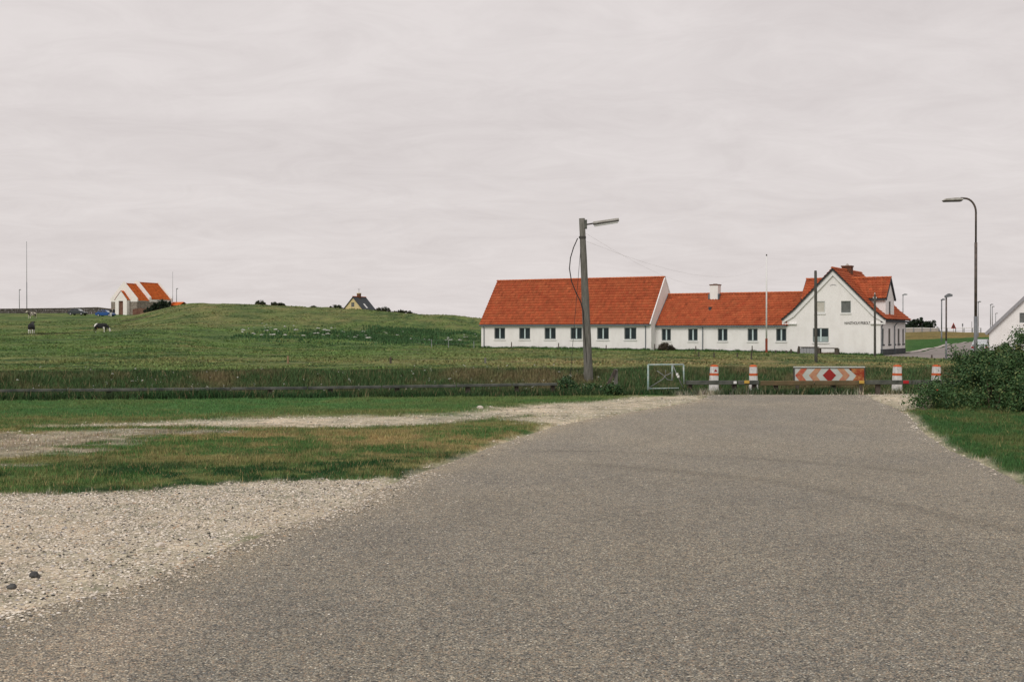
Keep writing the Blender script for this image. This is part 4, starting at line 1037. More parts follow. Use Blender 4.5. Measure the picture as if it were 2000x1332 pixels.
def curved_lamp():
    d = 60.0; x = sx(1905.5, d); z0 = tz(x, d); k = d / FPX
    o = empty('curved_street_lamp', (x, d, z0), 0, 'tall street lamp with a curved arm rising behind the rose bush', 'street lamp')
    H = sz(388, d) - z0; h1 = sz(618, d) - z0; h2 = sz(474, d) - z0
    MB().tube([(0, 0, -.3), (0, 0, h1)], .088, 12).build('base_tube', M['steel_mid'], o, True)
    MB().tube([(0, 0, h1), (0, 0, h2)], .070, 12).build('lower_tube', M['lamp_steel'], o, True)
    r = .55; pts = [(0, 0, h2)]
    for i in range(9):
        a = PI / 2 * i / 8; pts.append((-r * (1 - math.cos(a)), 0, H - r * 1.25 + r * 1.25 * math.sin(a)))
    pts.append((-30 * k, 0, H + .01))
    MB().tube(pts, .048, 10).build('arm', M['lamp_steel'], o, True)
    hd = MB(); y0 = H - .06
    x0, x1 = -66 * k, -26 * k
    hd.prism([(x0, y0 - .06), (x1, y0 - .03), (x1, y0 + .04), (x1 - .25, y0 + .10), (x0 + .15, y0 + .05)], 'y', -.14, .14); h_ = hd.build('lamp_housing', M['lamp_head'], o, bevel=.02)
    MB().prism([(x0 + .02, y0 - .07), (x1 - .02, y0 - .04), (x1 - .1, y0 - .10), (x0 + .1, y0 - .12)], 'y', -.11, .11).build('lens', M['lamp_dark'], h_)
curved_lamp()
def mast_lamp(u, vb, vt, d, wpx, hl, label, matn, zb=None):
    x = sx(u, d); z0 = tz(x, d) if zb is None else zb; k = d / FPX
    o = empty('street_lamp', (x, d, z0), 0, label, 'street lamp', 'lamps along the side road')
    H = sz(vt, d) - z0; r = wpx * k / 2
    MB().tube([(0, 0, -.5), (0, 0, H * .3)], r * 1.25, 8).build('base_tube', M['steel_mid' if matn != 'steel_pale' else matn], o, True)
    MB().tube([(0, 0, H * .3), (0, 0, H)], r, 8).build('mast', M[matn], o, True)
    MB().prism([(-.08, H - .02), (hl * k, H + .06), (hl * k, H + .20), (hl * k * .4, H + .26), (-.08, H + .12)], 'y', -.13, .13).build('lamp_head', M[matn if matn != 'lamp_steel' else 'steel_mid'], o)
mast_lamp(1848, 703, 581, 82, 3.2, 11, 'slim dark street lamp standing in straw grass between house and bush', 'lamp_steel')
mast_lamp(1839, 667, 587, 165, 2.4, 6, 'slim street lamp just left of the dark one, on the mown green', 'steel_mid')
mast_lamp(1763.5, 680, 577, 190, 1.8, 8, 'pale street lamp rising behind the corner of the gabled house', 'steel_pale')
mast_lamp(1910.5, 665, 591, 205, 1.8, 5, 'pale street lamp close beside the tall curved lamp', 'steel_pale')
mast_lamp(1934.5, 655, 596, 255, 1.7, 5, 'pale street lamp over the eave of the white cottage', 'steel_pale')
mast_lamp(1938, 655, 600, 275, 1.6, 4, 'faint street lamp right behind the one over the cottage eave', 'steel_pale')
mast_lamp(1944.5, 650, 613, 340, 1.4, 4, 'farthest and shortest street lamp above the cottage roof edge', 'steel_pale')
mast_lamp(345, 598, 565, 292, 1.4, 3, 'short lamp right of the stone chapel', 'steel_pale')
mast_lamp(38, 606, 567, 310, 1.4, 3, 'short lamp behind the field wall at far left', 'steel_pale')
def mast(u, vt, d, r, label, mt):
    x = sx(u, d); z0 = tz(x, d)
    o = empty('radio_mast', (x, d, z0), 0, label, 'mast')
    H = sz(vt, d) - z0
    MB().tube([(0, 0, -.5), (0, 0, H * .45)], r, 8).build('lower_mast', M['steel_mid'], o, True)
    MB().tube([(0, 0, H * .45), (0, 0, H)], r * .6, 8).build('upper_mast', M[mt], o, True)
mast(52.5, 472, 315, .11, 'tall thin mast behind the field wall at far left', 'steel_pale')
mast(337.5, 531, 300, .07, 'thin mast just right of the stone chapel', 'steel_pale')
def bare_pole(u, vt, d, w0, lean, label, top=False):
    x = sx(u, d); z0 = tz(x, d); k = d / FPX; H = sz(vt, d) - z0
    o = empty('wooden_pole', (x, d, z0), 0, label, 'pole', 'bare wooden poles by the house')
    n = 6; MB().tube([(lean * i / n, 0, -.4 + (H + .4) * i / n) for i in range(n + 1)], [w0 * (1 - .2 * i / n) for i in range(n + 1)], 10).build('shaft', M['pole_dark'], o, True)
    if top:
        MB().box(lean - .16, lean + .16, -.05, .05, H - .42, H - .34).build('cross_arm', M['wood_dark'], o)
        for xx in (-.12, .12): MB().tube([(lean + xx, 0, H - .34), (lean + xx, 0, H - .2)], [.03, .045], 8).build('insulator', M['lamp_lens'], o)
        MB().tube([(lean, 0, H), (lean, 0, H + .12)], [.03, .05], 8).build('insulator', M['lamp_lens'], o)
    else: MB().tube([(lean, 0, H - .02), (lean, 0, H + .05)], w0 * .72, 10).build('cap', M['lamp_dark'], o)
bare_pole(1594, 531, 53, .072, -.03, 'bare dark wooden pole rising behind the chevron sign')
bare_pole(1709, 575, 98, .10, -.02, 'wooden pole with insulators at the right corner of the gabled house', True)

# ------------------------------------------------------------------ low rails and barrier
def rail_run(name, pts, top, th, matn, label, posts, thick=.08, grp='low rails along the verge'):
    a = Vector(pts[0]); o = empty(name, (a.x, a.y, 0), 0, label, 'rail', grp)
    for i in range(len(pts) - 1):
        p = Vector(pts[i]) - a; q = Vector(pts[i + 1]) - a; g = (q - p).normalized() * .012
        MB().bar((p.x + g.x, p.y + g.y, top[i] - th / 2), (q.x - g.x, q.y - g.y, top[i + 1] - th / 2), thick, th).build('beam', M[matn[i % len(matn)]], o, bevel=.01)
    for f in posts:
        n = len(pts) - 1; i = min(int(f), n - 1); t = f - i
        p = Vector(pts[i]).lerp(Vector(pts[i + 1]), t) - a; z = top[i] * (1 - t) + top[i + 1] * t
        MB().box(p.x - .06, p.x + .06, p.y + thick / 2 + .005, p.y + thick / 2 + .11, -.3, z - .01).build('post', M['wood_dark'], o)
    return o
def rl(u): # rail line point at photo column
    for x in np.linspace(-30, 20, 2001):
        y = float(rail_y(x))
        if 1000 + FPX * x / y >= u: return (float(x), y)
us = [-330, -180, -30, 130, 290, 450, 600, 745, 890, 1000, 1088]
tops = [.27, .28, .285, .29, .29, .295, .30, .315, .33, .345, .35]
rail_run('low_rail', [rl(u) for u in us], tops, .075, ['wood_rail'], 'long low weathered rail along the foot of the grassy bank at left', [0.5, 1.5, 2.5, 3.5, 4.5, 5.5, 6.3, 7.2, 8.2, 9.1, 9.9])
rail_run('low_rail', [rl(u) for u in (1338, 1440, 1482)], [.385, .385, .385], .115, ['wood_rail'], 'dark low rail from the green gate to the second bollard', [.1, .95, 1.8])
rail_run('low_rail', [rl(u) for u in (1484, 1590, 1686)], [.375, .38, .385], .13, ['wood_brown'], 'brown low rail in front of the chevron sign', [.3, 1.4])
rail_run('low_rail', [rl(u) for u in (1688, 1780, 1880)], [.39, .39, .39], .115, ['wood_rail'], 'dark low rail between chevron sign and rose bush', [.3, 1.2])
def reflector(u, v, wpx, hpx, matn, label):
    p = rl(u); o = MB(); k = p[1] / FPX
    o.box(-wpx * k / 2, wpx * k / 2, -.02, .0, -hpx * k / 2, hpx * k / 2); ob = o.build('rail_reflector', M[matn], None, bevel=.006)
    ob.location = (p[0], p[1] - .046, sz(v, p[1])); tag(ob, label, 'reflector', 'reflectors on the low rail')
reflector(1457.5, 746, 10, 6, 'yellow_refl', 'yellow reflector on the dark rail beside the second bollard')
reflector(1682, 746, 10, 6, 'yellow_refl', 'yellow reflector at the right end of the brown rail')
reflector(1767, 746, 11, 6, 'red_refl', 'red reflector on the dark rail right of the third bollard')
reflector(1434.5, 747, 6, 5, 'white_paint', 'small white reflector on the dark rail between the two left bollards')

# bollards
def bollard():
    o = empty('bollard', (0, 0, 0))
    def ring(mb, prof):
        n0 = len(mb.v)
        for hw, z in prof:
            c = hw * .35
            for (a, b) in ((-hw, -hw + c), (-hw + c, -hw), (hw - c, -hw), (hw, -hw + c), (hw, hw - c), (hw - c, hw), (-hw + c, hw), (-hw, hw - c)): mb.v.append((a, b, z))
        for i in range(len(prof) - 1):
            for k in range(8):
                a = n0 + i * 8 + k; b = n0 + i * 8 + (k + 1) % 8; mb.f.append((a, b, b + 8, a + 8))
        mb.f.append(tuple(n0 + (len(prof) - 1) * 8 + k for k in range(8)))
        return mb
    hw = lambda z: .132 - .034 * z / .86
    ring(MB(), [(hw(-.3), -.3), (hw(.57), .57)]).build('lower_shaft', M['concrete_white'], o)
    ring(MB(), [(hw(.57) + .003, .57), (hw(.635) + .003, .635)]).build('band', M['orange'], o)
    ring(MB(), [(hw(.635), .635), (hw(.82), .82)]).build('shaft', M['concrete_white'], o)
    ring(MB(), [(hw(.82) + .004, .82), (hw(.84), .84), (.075, .862), (.03, .872)]).build('cap', M['orange'], o)
    return o
bol = bollard()
for i, (u, lab) in enumerate(((1394, 'white bollard with red triangle, orange band and cap, nearest the green gate'), (1472, 'white bollard with orange band at the left end of the brown rail'),
                              (1752, 'white bollard with orange band right of the chevron sign'), (1828.5, 'white bollard with orange band half hidden by the rose bush'))):
    o = bol if i == 0 else copy_tree(bol)
    d = 34.75; x = sx(u, d); o.location = (x, d, sz(712.5, d) - .872); o.rotation_euler = (R((-1, 1.5, .5, -1.2)[i]), R((1.5, -1, .6, 1.2)[i]), R((8, -5, 12, 3)[i]))
    tag(o, lab, 'bollard', 'orange and white bollards')
MB().prism([(-.035, .68), (.055, .68), (.01, .755)], 'y', -.114, -.100).build('triangle', M['red'], [x for x in bpy.data.objects if x.name == 'bollard'][0])

# chevron sign
SD = 34.5; k = SD / FPX
sg_ = empty('chevron_sign', (sx(1620, SD), SD, 0), 0, 'long low sign with worn red chevrons and a red diamond on white', 'sign')
cx = lambda X_: (1540 + X_ / 12.5 - 1620) * k
cy = lambda Y_: sz(700 + Y_ / 12.5, SD)
MB().box(cx(150), cx(1850), 0, .03, cy(600), cy(225)).build('board', M['sign_white'], sg_)
MB().box(cx(128), cx(1870), -.02, .05, cy(226), cy(196)).build('top_edge', M['sign_white'], sg_)
mb = MB(); mb.box(cx(128), cx(150), -.02, .04, cy(600), cy(230)); mb.box(cx(1850), cx(1872), -.02, .04, cy(600), cy(230)); mb.box(cx(151), cx(1849), -.018, -.002, cy(240), cy(228)); mb.build('frame', M['lamp_dark'], sg_)
def chev(pts, m_, name='chevron'):
    MB().prism([(cx(a), cy(b)) for a, b in pts], 'y', -.006, -.001).build(name, M[m_], sg_)
chev([(165, 412), (310, 242), (460, 242), (335, 412), (475, 598), (300, 598)], 'red_worn')
chev([(500, 412), (660, 242), (805, 242), (680, 415), (815, 598), (640, 598)], 'red_faded')
chev([(1000, 246), (1165, 412), (1005, 590), (835, 412)], 'red', 'diamond')
chev([(1180, 242), (1345, 242), (1500, 415), (1345, 598), (1185, 598), (1330, 415)], 'red_faded')
chev([(1455, 242), (1848, 242), (1848, 598), (1530, 598), (1655, 418)], 'rusty')
chev([(1490, 262), (1530, 262), (1545, 330), (1525, 340)], 'sign_white', 'bare_patch')
for xx in (230, 1780): MB().box(cx(xx) - .04, cx(xx) + .04, .032, .10, -.3, cy(240)).build('post', M['wood_dark'], sg_)

# green gate frame
gd = 33.75; k = gd / FPX
gt = empty('gate_frame', (sx(1300, gd), gd, 0), 0, 'bent green metal gate frame with wires beside the rails', 'gate')
P = lambda u, v, y=0: ((u - 1300) * k, y, sz(v, gd))
MB().tube([P(1266, 785), P(1266, 712)], .026).build('post', M['gate'], gt, True)
MB().tube([P(1266, 712.5), P(1335, 712)], .024).build('top_bar', M['gate'], gt, True)
MB().tube([P(1335, 712), P(1336, 750)], .022).build('post', M['gate'], gt, True)
MB().tube([P(1268, 759), P(1326, 758)], .018).build('bottom_bar', M['gate'], gt, True)
MB().tube([P(1313, 713), P(1313, 742)], .024).build('upright', M['gate'], gt, True)
for pts, r in (([(1268, 757), (1295, 740), (1300, 733), (1306, 731), (1313, 726)], .011), ([(1283, 724), (1296, 733), (1303, 741), (1314, 743)], .010), ([(1314, 713), (1322, 732), (1334, 757)], .014), ([(1300, 722), (1300, 731)], .008)):
    MB().tube([P(u, v, -.02) for u, v in pts], r, 6).build('brace', M['wire'], gt, True)
for u, v in ((1322, 731), (1324, 735)): MB().box(P(u, v)[0] - .03, P(u, v)[0] + .03, -.07, -.035, P(u, v)[2] - .035, P(u, v)[2] + .035).build('tie', M['white_paint'], gt)
bd = 34.6; k = bd / FPX
bp_ = empty('braced_post', (sx(1203, bd), bd, 0), 0, 'short dark post with a slanting brace right of the lamp pole', 'post')
MB().box(-.05, .05, -.05, .05, -.3, sz(721, bd)).build('post', M['wood_pole'], bp_, bevel=.01)
MB().bar((-.02, -.07, sz(722, bd)), (-.24, -.09, sz(752, bd)), .07).build('brace', M['wood_dark'], bp_)

# ------------------------------------------------------------------ pasture posts
def post(u, vt, vb, d, wd, mt, label, grp, lean=0):
    x = sx(u, d); z0 = tz(x, d); H = sz(vt, d) - z0
    H = max(H, .25)
    mb = MB(); mb.tube([(0, 0, -.3), (lean * .5, 0, H * .6), (lean, 0, H)], [wd * .5, wd * .48, wd * .42], 7)
    o = mb.build('fence_post', M[mt]); o.location = (x, d, z0)
    return tag(o, label, 'post', grp)
post(562.5, 695, 720, 46, .085, 'wood_tan', 'pale wooden fence post in the pasture, leftmost above the bank', 'posts above the bank')
post(763, 698, 719, 46, .08, 'wood_dark', 'dark fence post in the pasture, middle one above the bank', 'posts above the bank')
post(948, 701, 719, 46, .085, 'wood_pole', 'grey fence post in the pasture below the left end of the long house', 'posts above the bank')
for i, (u, vt, lab) in enumerate(((999, 668, 'under the first and second windows of the long house'), (1091, 670, 'under the third window of the long house'), (1184, 674, 'under the fifth window of the long house'),
        (1278.5, 672, 'at the right end of the long house'), (1359, 676, 'under the second window of the low wing'), (1469, 675, 'under the fourth window of the low wing'),
        (1515, 684, 'just right of the flagpole'), (1536, 685, 'left of the grey board bin, shortest of three'), (1545, 682, 'left of the grey board bin, middle of three'), (1558, 676, 'left of the grey board bin, tallest and leaning'))):
    post(u, vt, 682, 103 if u > 1400 else (110 if u > 1200 else 114), .10 if u < 1500 else .17, 'wood_dark', 'small dark fence post ' + lab, 'posts before the white houses', .1 if u == 1558 else 0)
for i, (u, vt) in enumerate(((843, 663), (876, 663), (925.5, 666))):
    post(u, vt, 680, 123 - i * .5, .07, 'steel_pale', ('pale fence post farthest from the long house', 'middle pale fence post left of the long house', 'pale fence post closest to the left end of the long house')[i], 'pale posts left of the long house')
wpts = [(sx(u, 123 - i * .5), 123 - i * .5) for i, u in enumerate((800, 843, 876, 925.5, 940))]
for zz, nm in ((.75, 'upper'), (.4, 'lower')):
    mb = MB(); mb.tube([(x, y, tz(x, y) + zz) for x, y in wpts], .005, 4); o = mb.build('fence_wire', M['wire']); tag(o, nm + ' wire strung between the pale fence posts', 'wire', 'fence wires')
for i, (u, vt, vb, d) in enumerate(((1365, 697, 712, 60), (1394.5, 694, 712, 58), (1467.5, 688, 712, 56), (1440, 696, 705, 60))):
    post(u, vt, vb, d, .07, 'wood_dark', ('thin dark stake in the grass between gate and first bollard', 'thin dark stake right behind the first bollard', 'thin dark stake right behind the second bollard', 'short dark stake in the grass between the two left bollards')[i], 'stakes in the rough grass')
post(1820, 693, 700, 84, .12, 'wood_dark', 'short dark post by the side road left of the dark street lamp', 'stakes in the rough grass')

# ------------------------------------------------------------------ far right: railing, sign
fr = empty('white_railing', (0, 0, 0), 0, 'long white railing across the straw coloured ridge at right', 'fence')
pts = [(sx(u, 266), 266.0) for u in np.arange(1768, 1932, 16.4)]
for i in range(len(pts)):
    x, y = pts[i]; z = tz(x, y); MB().box(x - .1, x + .1, y - .05, y + .05, z - .3, z + 1.15).build('post', M['steel_pale'], fr)
    if i:
        x0, y0 = pts[i - 1]; z0 = tz(x0, y0)
        MB().bar((x0, y0, z0 + 1.1), (x, y, z + 1.1), .06, .14).build('top_rail', M['white_paint'], fr)
        if i < 5: MB().bar((x0 + .15, y0, z0 + .5), (x - .15, y, z + .5), .03, 1.0).build('panel', M['kerb'], fr)
        else: MB().bar((x0, y0, z0 + .55), (x, y, z + .55), .05, .07).build('mid_rail', M['steel_pale'], fr)
wd_ = 262; k = wd_ / FPX; x = sx(1862, wd_); z = tz(x, wd_)
ws = empty('warning_sign', (x, wd_, z), 0, 'dark red triangular warning sign before the white railing', 'sign')
MB().tube([(0, 0, -.3), (0, 0, sz(636, wd_) - z)], .06).build('post', M['steel_pale'], ws)
zt = sz(630, wd_) - z; zb = sz(641.5, wd_) - z
MB().prism([(-.55, zb), (.55, zb), (0, zt)], 'y', -.10, -.07).build('triangle', M['red'], ws)
MB().prism([(-.33, zb + .15), (.33, zb + .15), (0, zt - .38)], 'y', -.112, -.102).build('centre', M['lamp_dark'], ws)
for u, vt, lab in ((1880, 632, 'slim marker post with a dark head right of the warning sign'), (1898, 628, 'thin pale pole between warning sign and tall curved lamp')):
    x = sx(u, 270); z = tz(x, 270); o = empty('marker_post', (x, 270, z), 0, lab, 'post')
    MB().tube([(0, 0, -.3), (0, 0, sz(vt, 270) - z)], .06, 6).build('shaft', M['steel_pale'], o)
    if u == 1880: MB().box(-.13, .13, -.06, .06, sz(vt + 5, 270) - z, sz(vt, 270) - z).build('head', M['steel_mid'], o)


# ------------------------------------------------------------------ plants
def leaf_cloud(centres, radii, n_per, size, cols, up=.35, flat=1.0, seed=1, aspect=.62):
    """many small pointed leaves spread through clumps; returns verts, tris, colours"""
    r = np.random.default_rng(seed)
    c = np.repeat(np.asarray(centres, float), n_per, 0); rad = np.repeat(np.asarray(radii, float), n_per)
    n = len(c)
    d = r.normal(size=(n, 3)); d /= np.linalg.norm(d, axis=1, keepdims=True)
    rr = r.random(n) ** .5
    p = c + d * (rad * rr)[:, None] * np.array([1, 1, flat])
    nrm = d * .7 + r.normal(size=(n, 3)) * .55 + np.array([0, 0, up]); nrm /= np.linalg.norm(nrm, axis=1, keepdims=True)
    t = np.cross(nrm, r.normal(size=(n, 3))); t /= np.linalg.norm(t, axis=1, keepdims=True)
    b = np.cross(nrm, t)
    s = size * (.6 + .8 * r.random(n))[:, None]
    V = np.stack([p - t * s * .5, p + b * s * aspect * .5 + nrm * s * .06, p + t * s * .5, p - b * s * aspect * .5 + nrm * s * .06], 1).reshape(-1, 3)
    i = np.arange(n)[:, None] * 4
    F = np.concatenate([i + np.array([[0, 1, 2]]), i + np.array([[0, 2, 3]])])
    k = np.repeat(r.random(len(centres)), n_per)
    a, bcol, ccol = (np.array(q) for q in cols)
    m = np.clip(k * .6 + r.random(n) * .5, 0, 1)[:, None]
    C = a * (1 - m) + bcol * m
    hl = (r.random(n) < .10)[:, None]
    C = np.where(hl, ccol, C)
    return V, F, np.repeat(C, 4, 0)
def shrub(name, u0, u1, d, vt, label, seed, n=60, lpc=60, size=.14, cols=((.012, .030, .014), (.035, .066, .022), (.07, .10, .035)), cat='bush', depth=2.0, grp=None, prof=None):
    r = np.random.default_rng(seed)
    x0, x1 = sx(u0, d), sx(u1, d); xm = (x0 + x1) / 2; z0 = tz(xm, d); H = sz(vt, d) - z0
    o = empty(name, (xm, d, z0), 0, label, cat, grp)
    cs = []; rs = []
    for i in range(n):
        f = r.random(); prof_h = np.interp(f, *zip(*prof)) if prof else math.sin(PI * (f * .9 + .05)) ** .6
        x = x0 + (x1 - x0) * f; y = d + (r.random() - .5) * depth
        hh = max(.2, (sz(vt, d) - z0) * prof_h * (.9 + .2 * r.random())); zb = tz(x, y) - z0
        rad = (.22 + .22 * r.random()) * min(1.0, .25 + hh * .45)
        cs.append((x - xm, y - d, max(zb, 0) * 0 + zb + (hh - rad) * r.random() ** .55)); rs.append(rad)
    V, F, C = leaf_cloud(cs, np.array(rs) * 1.25, lpc, size, cols, seed=seed)
    link('crown', np_mesh('crown', V, F, C), M['leafattr'], o)
    mb = MB()
    for i in range(0, min(n, 24)):
        c = Vector(cs[i]); mb.tube([(c.x * .8, c.y * .6, tz(xm + c.x * .8, d) - z0 - .1), tuple(c)], [.04, .015], 5)
    tag(mb.build('stems', M['twig'], o), kind='stuff')
    return o
# rose bush at the right
def rose_bush():
    r = np.random.default_rng(77)
    o = empty('rose_bush', (11.5, 27.0, 0.1), 0, 'large dense green rose bush bulging over the verge at the right edge', 'bush')
    blobs = [  # x, y, z, rx, ry, rz   (absolute)
        (9.25, 26.9, .20, .50, .7, .28), (9.75, 27.4, .24, .60, .9, .34), (10.50, 28.2, .50, .45, 1.0, .58), (10.7, 26.9, .50, .9, 1.1, .60), (11.2, 27.9, .72, .9, 1.2, .62),
        (11.3, 25.6, .42, 1.0, 1.0, .58), (12.2, 26.8, .78, 1.0, 1.3, .80), (12.3, 24.9, .48, .9, .9, .62), (13.1, 27.2, .98, 1.1, 1.5, .88), (13.2, 25.3, .65, 1.1, 1.2, .85),
        (14.2, 26.6, 1.0, 1.2, 1.6, .98), (15.6, 27.5, 1.0, 1.5, 2.0, 1.0), (11.6, 29.6, .65, 1.0, 1.0, .66), (13.0, 29.8, .85, 1.4, 1.3, .85), (10.35, 28.3, .95, .33, .4, .34), (10.9, 28.2, 1.0, .4, .5, .32),
        (10.2, 25.9, .18, .7, .7, .30), (11.0, 24.9, .22, .8, .7, .34), (11.9, 24.1, .26, .9, .7, .38), (12.9, 23.8, .3, .9, .8, .42)]
    cs = []; rs = []
    for (x, y, z, a, b, c) in blobs:
        for k in range(int(4 * a * b) + 1 if x > 11 else 0):        # stray sprays that break the outline
            d = r.normal(size=3); d[2] = abs(d[2]) * .8 + .1; d /= np.linalg.norm(d)
            for f in (.95, 1.08, 1.2, 1.3): cs.append(np.array([x, y, z]) + d * np.array([a, b, c]) * f + r.normal(size=3) * .03 - np.array([11.5, 27.0, .1])); rs.append(.09 + .05 * (1.3 - f))
        for i in range(int(66 * a * b * c ** .5) + 4):
            d = r.normal(size=3); d /= np.linalg.norm(d)
            if d[2] < -.35 and r.random() < .6: d[2] = abs(d[2])
            q = .62 + .48 * r.random()
            p = np.array([x, y, z]) + d * np.array([a, b, c]) * q
            if p[2] < .12: p[2] = .12 + r.random() * .2
            cs.append(p - np.array([11.5, 27.0, .1])); rs.append(.10 + .16 * r.random())
    cols = ((.024, .060, .023), (.070, .140, .043), (.155, .195, .068))
    V, F, C = leaf_cloud(cs, np.array(rs) * 1.25, 105, .052, cols, up=.5, seed=5)
    # taller yellowish shoots at the top right
    link('foliage', np_mesh('foliage', V, F, C), M['leafattr'], o)
    sh = []; rs2 = []; mb = MB()
    for i in range(46):
        x = 10.9 + 4.8 * r.random(); y = 26 + 2.4 * r.random()
        zt = np.interp(x, [9, 10.4, 11.2, 12.0, 13.0, 15], [.5, 1.25, 1.35, 1.62, 1.9, 2.05]) * (.88 + .22 * r.random())
        b = Vector((x - 11.5, y - 27, .5)); t = Vector((x - 11.5 + r.normal() * .12, y - 27 + r.normal() * .12, zt - .1))
        mb.tube([tuple(b), tuple(b.lerp(t, .6) + Vector((.03, 0, 0))), tuple(t)], [.012, .009, .004], 5)
        for f in (.35, .5, .65, .78, .9, 1.0): sh.append(tuple(b.lerp(t, f))); rs2.append(.10)
    for i in range(60):
        x = 10.3 + 4.5 * r.random(); y = 25.5 + 3 * r.random()
        mb.tube([(x - 11.5, y - 27, -.05), (x - 11.5 + r.normal() * .2, y - 27 + r.normal() * .2, .6)], [.016, .007], 5)
    tag(mb.build('stems', M['twig'], o), kind='stuff')
    V, F, C = leaf_cloud(sh, rs2, 14, .07, ((.05, .085, .03), (.10, .13, .04), (.17, .16, .05)), up=.4, seed=9)
    link('shoots', np_mesh('shoots', V, F, C), M['leafattr'], o)
    V_ = []; F_ = []; C_ = []
    for i in range(34):
        c = cs[r.integers(len(cs))]; p = np.array(c) + np.array([0, -.16, .05])
        add_stone(V_, F_, C_, p, (.02, .02, .02), r, (.42, .05, .03) if r.random() < .7 else (.75, .72, .70))
    tag(link('rose_hips', np_mesh('rose_hips', V_, F_, C_), M['stoneattr'], o), kind='stuff')
rose_bush()
DK = ((.008, .018, .010), (.020, .038, .018), (.04, .06, .025))
shrub('dark_shrub', 281, 333, 262, 587, 'dark green shrub on the slope against the stone chapel', 101, 80, 60, .32, DK, depth=3, prof=[(0, .35), (.3, .75), (.7, 1), (.9, .95), (1, .6)])
shrub('dark_tree', 1768, 1832, 285, 622, 'low dark rounded tree behind the white railing', 102, 150, 80, .36, DK, 'tree', 4, None, [(0, .72), (.25, .95), (.5, 1), (.62, .82), (.8, .86), (.92, .5), (1, .3)])
for i, (u0, u1, vt, lab) in enumerate(((499, 518, 586, 'small dark bush on the hill crest, largest left of the ochre house'), (531, 541, 589, 'tiny bush on the hill crest right of the largest one'), (544, 556, 591, 'low bush on the crest between the hilltop bush and the ochre house'),
        (642, 672, 595, 'clipped dark hedge touching the left of the ochre house'), (728, 768, 599, 'scrubby reddish hedge right of the ochre house'), (768, 815, 606, 'low bramble running down the crest right of the ochre house'), (606, 620, 597, 'tiny tuft of bush on the crest left of the ochre house hedge'))):
    shrub('crest_bush', u0, u1, 214 if u0 < 600 or u0 > 700 else 218, vt, lab, 110 + i, 26 + (u1 - u0), 40, .16, ((.014, .026, .012), (.045, .055, .026), (.09, .07, .035)), depth=2, grp='bushes on the hill crest')
shrub('brown_bush', 1287, 1316, 111.5, 668, 'round brown bush at the foot of the low wing', 130, 46, 60, .11, ((.035, .030, .022), (.085, .065, .045), (.12, .10, .06)), depth=1.0, prof=[(0, .6), (.3, 1), (.7, .9), (1, .55)])
for i, (u0, u1, d, vt, lab) in enumerate(((1090, 1130, 34.2, 738, 'leafy weed clump at the end of the long rail left of the lamp pole'), (1180, 1212, 33.2, 748, 'leafy weed clump at the foot of the braced post'), (1128, 1180, 34.3, 752, 'low weed clump around the foot of the lamp pole'))):
    shrub('weed_clump', u0, u1, d, vt, lab, 140 + i, 40, 70, .07, ((.018, .048, .018), (.045, .10, .03), (.12, .14, .05)), depth=.8, cat='weeds', grp='weed clumps by the lamp pole')

# ------------------------------------------------------------------ grass blades (uncountable)
def blades(name, x, y, h, wd, col, lean=.35, seed=3, label=None):
    r = np.random.default_rng(seed); n = len(x)
    z = gterrain(x, y)
    a = r.random(n) * 2 * PI; dx_ = np.cos(a) * wd / 2; dy_ = np.sin(a) * wd / 2
    la = r.random(n) * 2 * PI; ll = h * lean * r.random(n)
    mx = np.cos(la) * ll; my = np.sin(la) * ll
    V = np.stack([np.stack([x - dx_, y - dy_, z - .01], 1), np.stack([x + dx_, y + dy_, z - .01], 1), np.stack([x + mx, y + my, z + h], 1)], 1).reshape(-1, 3)
    F = np.arange(3 * n).reshape(-1, 3)
    me = np_mesh(name, V, F, np.repeat(col, 3, 0))
    return tag(link(name, me, M['grassattr']), label, 'grass' if label else None, kind='stuff')
def jcol(c, r, a=.28):
    return np.clip(c * (1 + (r.random((len(c), 1)) - .5) * 2 * a) * (1 + (r.random((len(c), 3)) - .5) * .2), .004, 1)
def in_view(x, y, m=90):
    u = 1000 + FPX * x / np.maximum(y, .5); return (u > -m) & (u < 2000 + m)
r = np.random.default_rng(31)
# short foreground grass
n = 760000
y = 10 + 22.5 * r.random(n) ** .75; x = (r.random(n) * 2300 - 1150) / FPX * y
kk = r.random(n) < np.clip(.36 + 3.0 / (y - 7), .3, 1); x, y = x[kk], y[kk]; n = len(x)
sr = sdist(ROAD, x, y); g, so = near_cover(x, y)
keep = (sr > .02 + .16 * r.random(n)) & (r.random(n) > g * 1.02) & (r.random(n) > so * .86) & (y < rail_y(x) - .1)
x, y = x[keep], y[keep]
clump = fbm(x * 2.2, y * 2.2, 91)
clump2 = fbm(x * 6, y * 6, 99); h = .012 + .20 * np.clip(clump * .5 + clump2 * .5 - .35, 0, 1) * r.random(len(x)) + .010 * r.random(len(x))
vr = sdist(VERGE_R, x, y) < 0; h = np.where(vr, h * 1.35, h)
c = jcol(cover(x, y) * 1.25, r, .38)
st = r.random(len(x)) < np.where(vr, .012, .085 * (1 - sstep(-7, -5.5, y - rail_y(x)))); c = np.where(st[:, None], np.array((.30, .235, .11)) * (.6 + .7 * r.random((len(x), 1))), c); h = np.where(st, h * 1.3, h)
blades('short_grass', x, y, h, .006 + .00035 * y, c, .9, 4, 'short worn grass between gravel, track and rails')
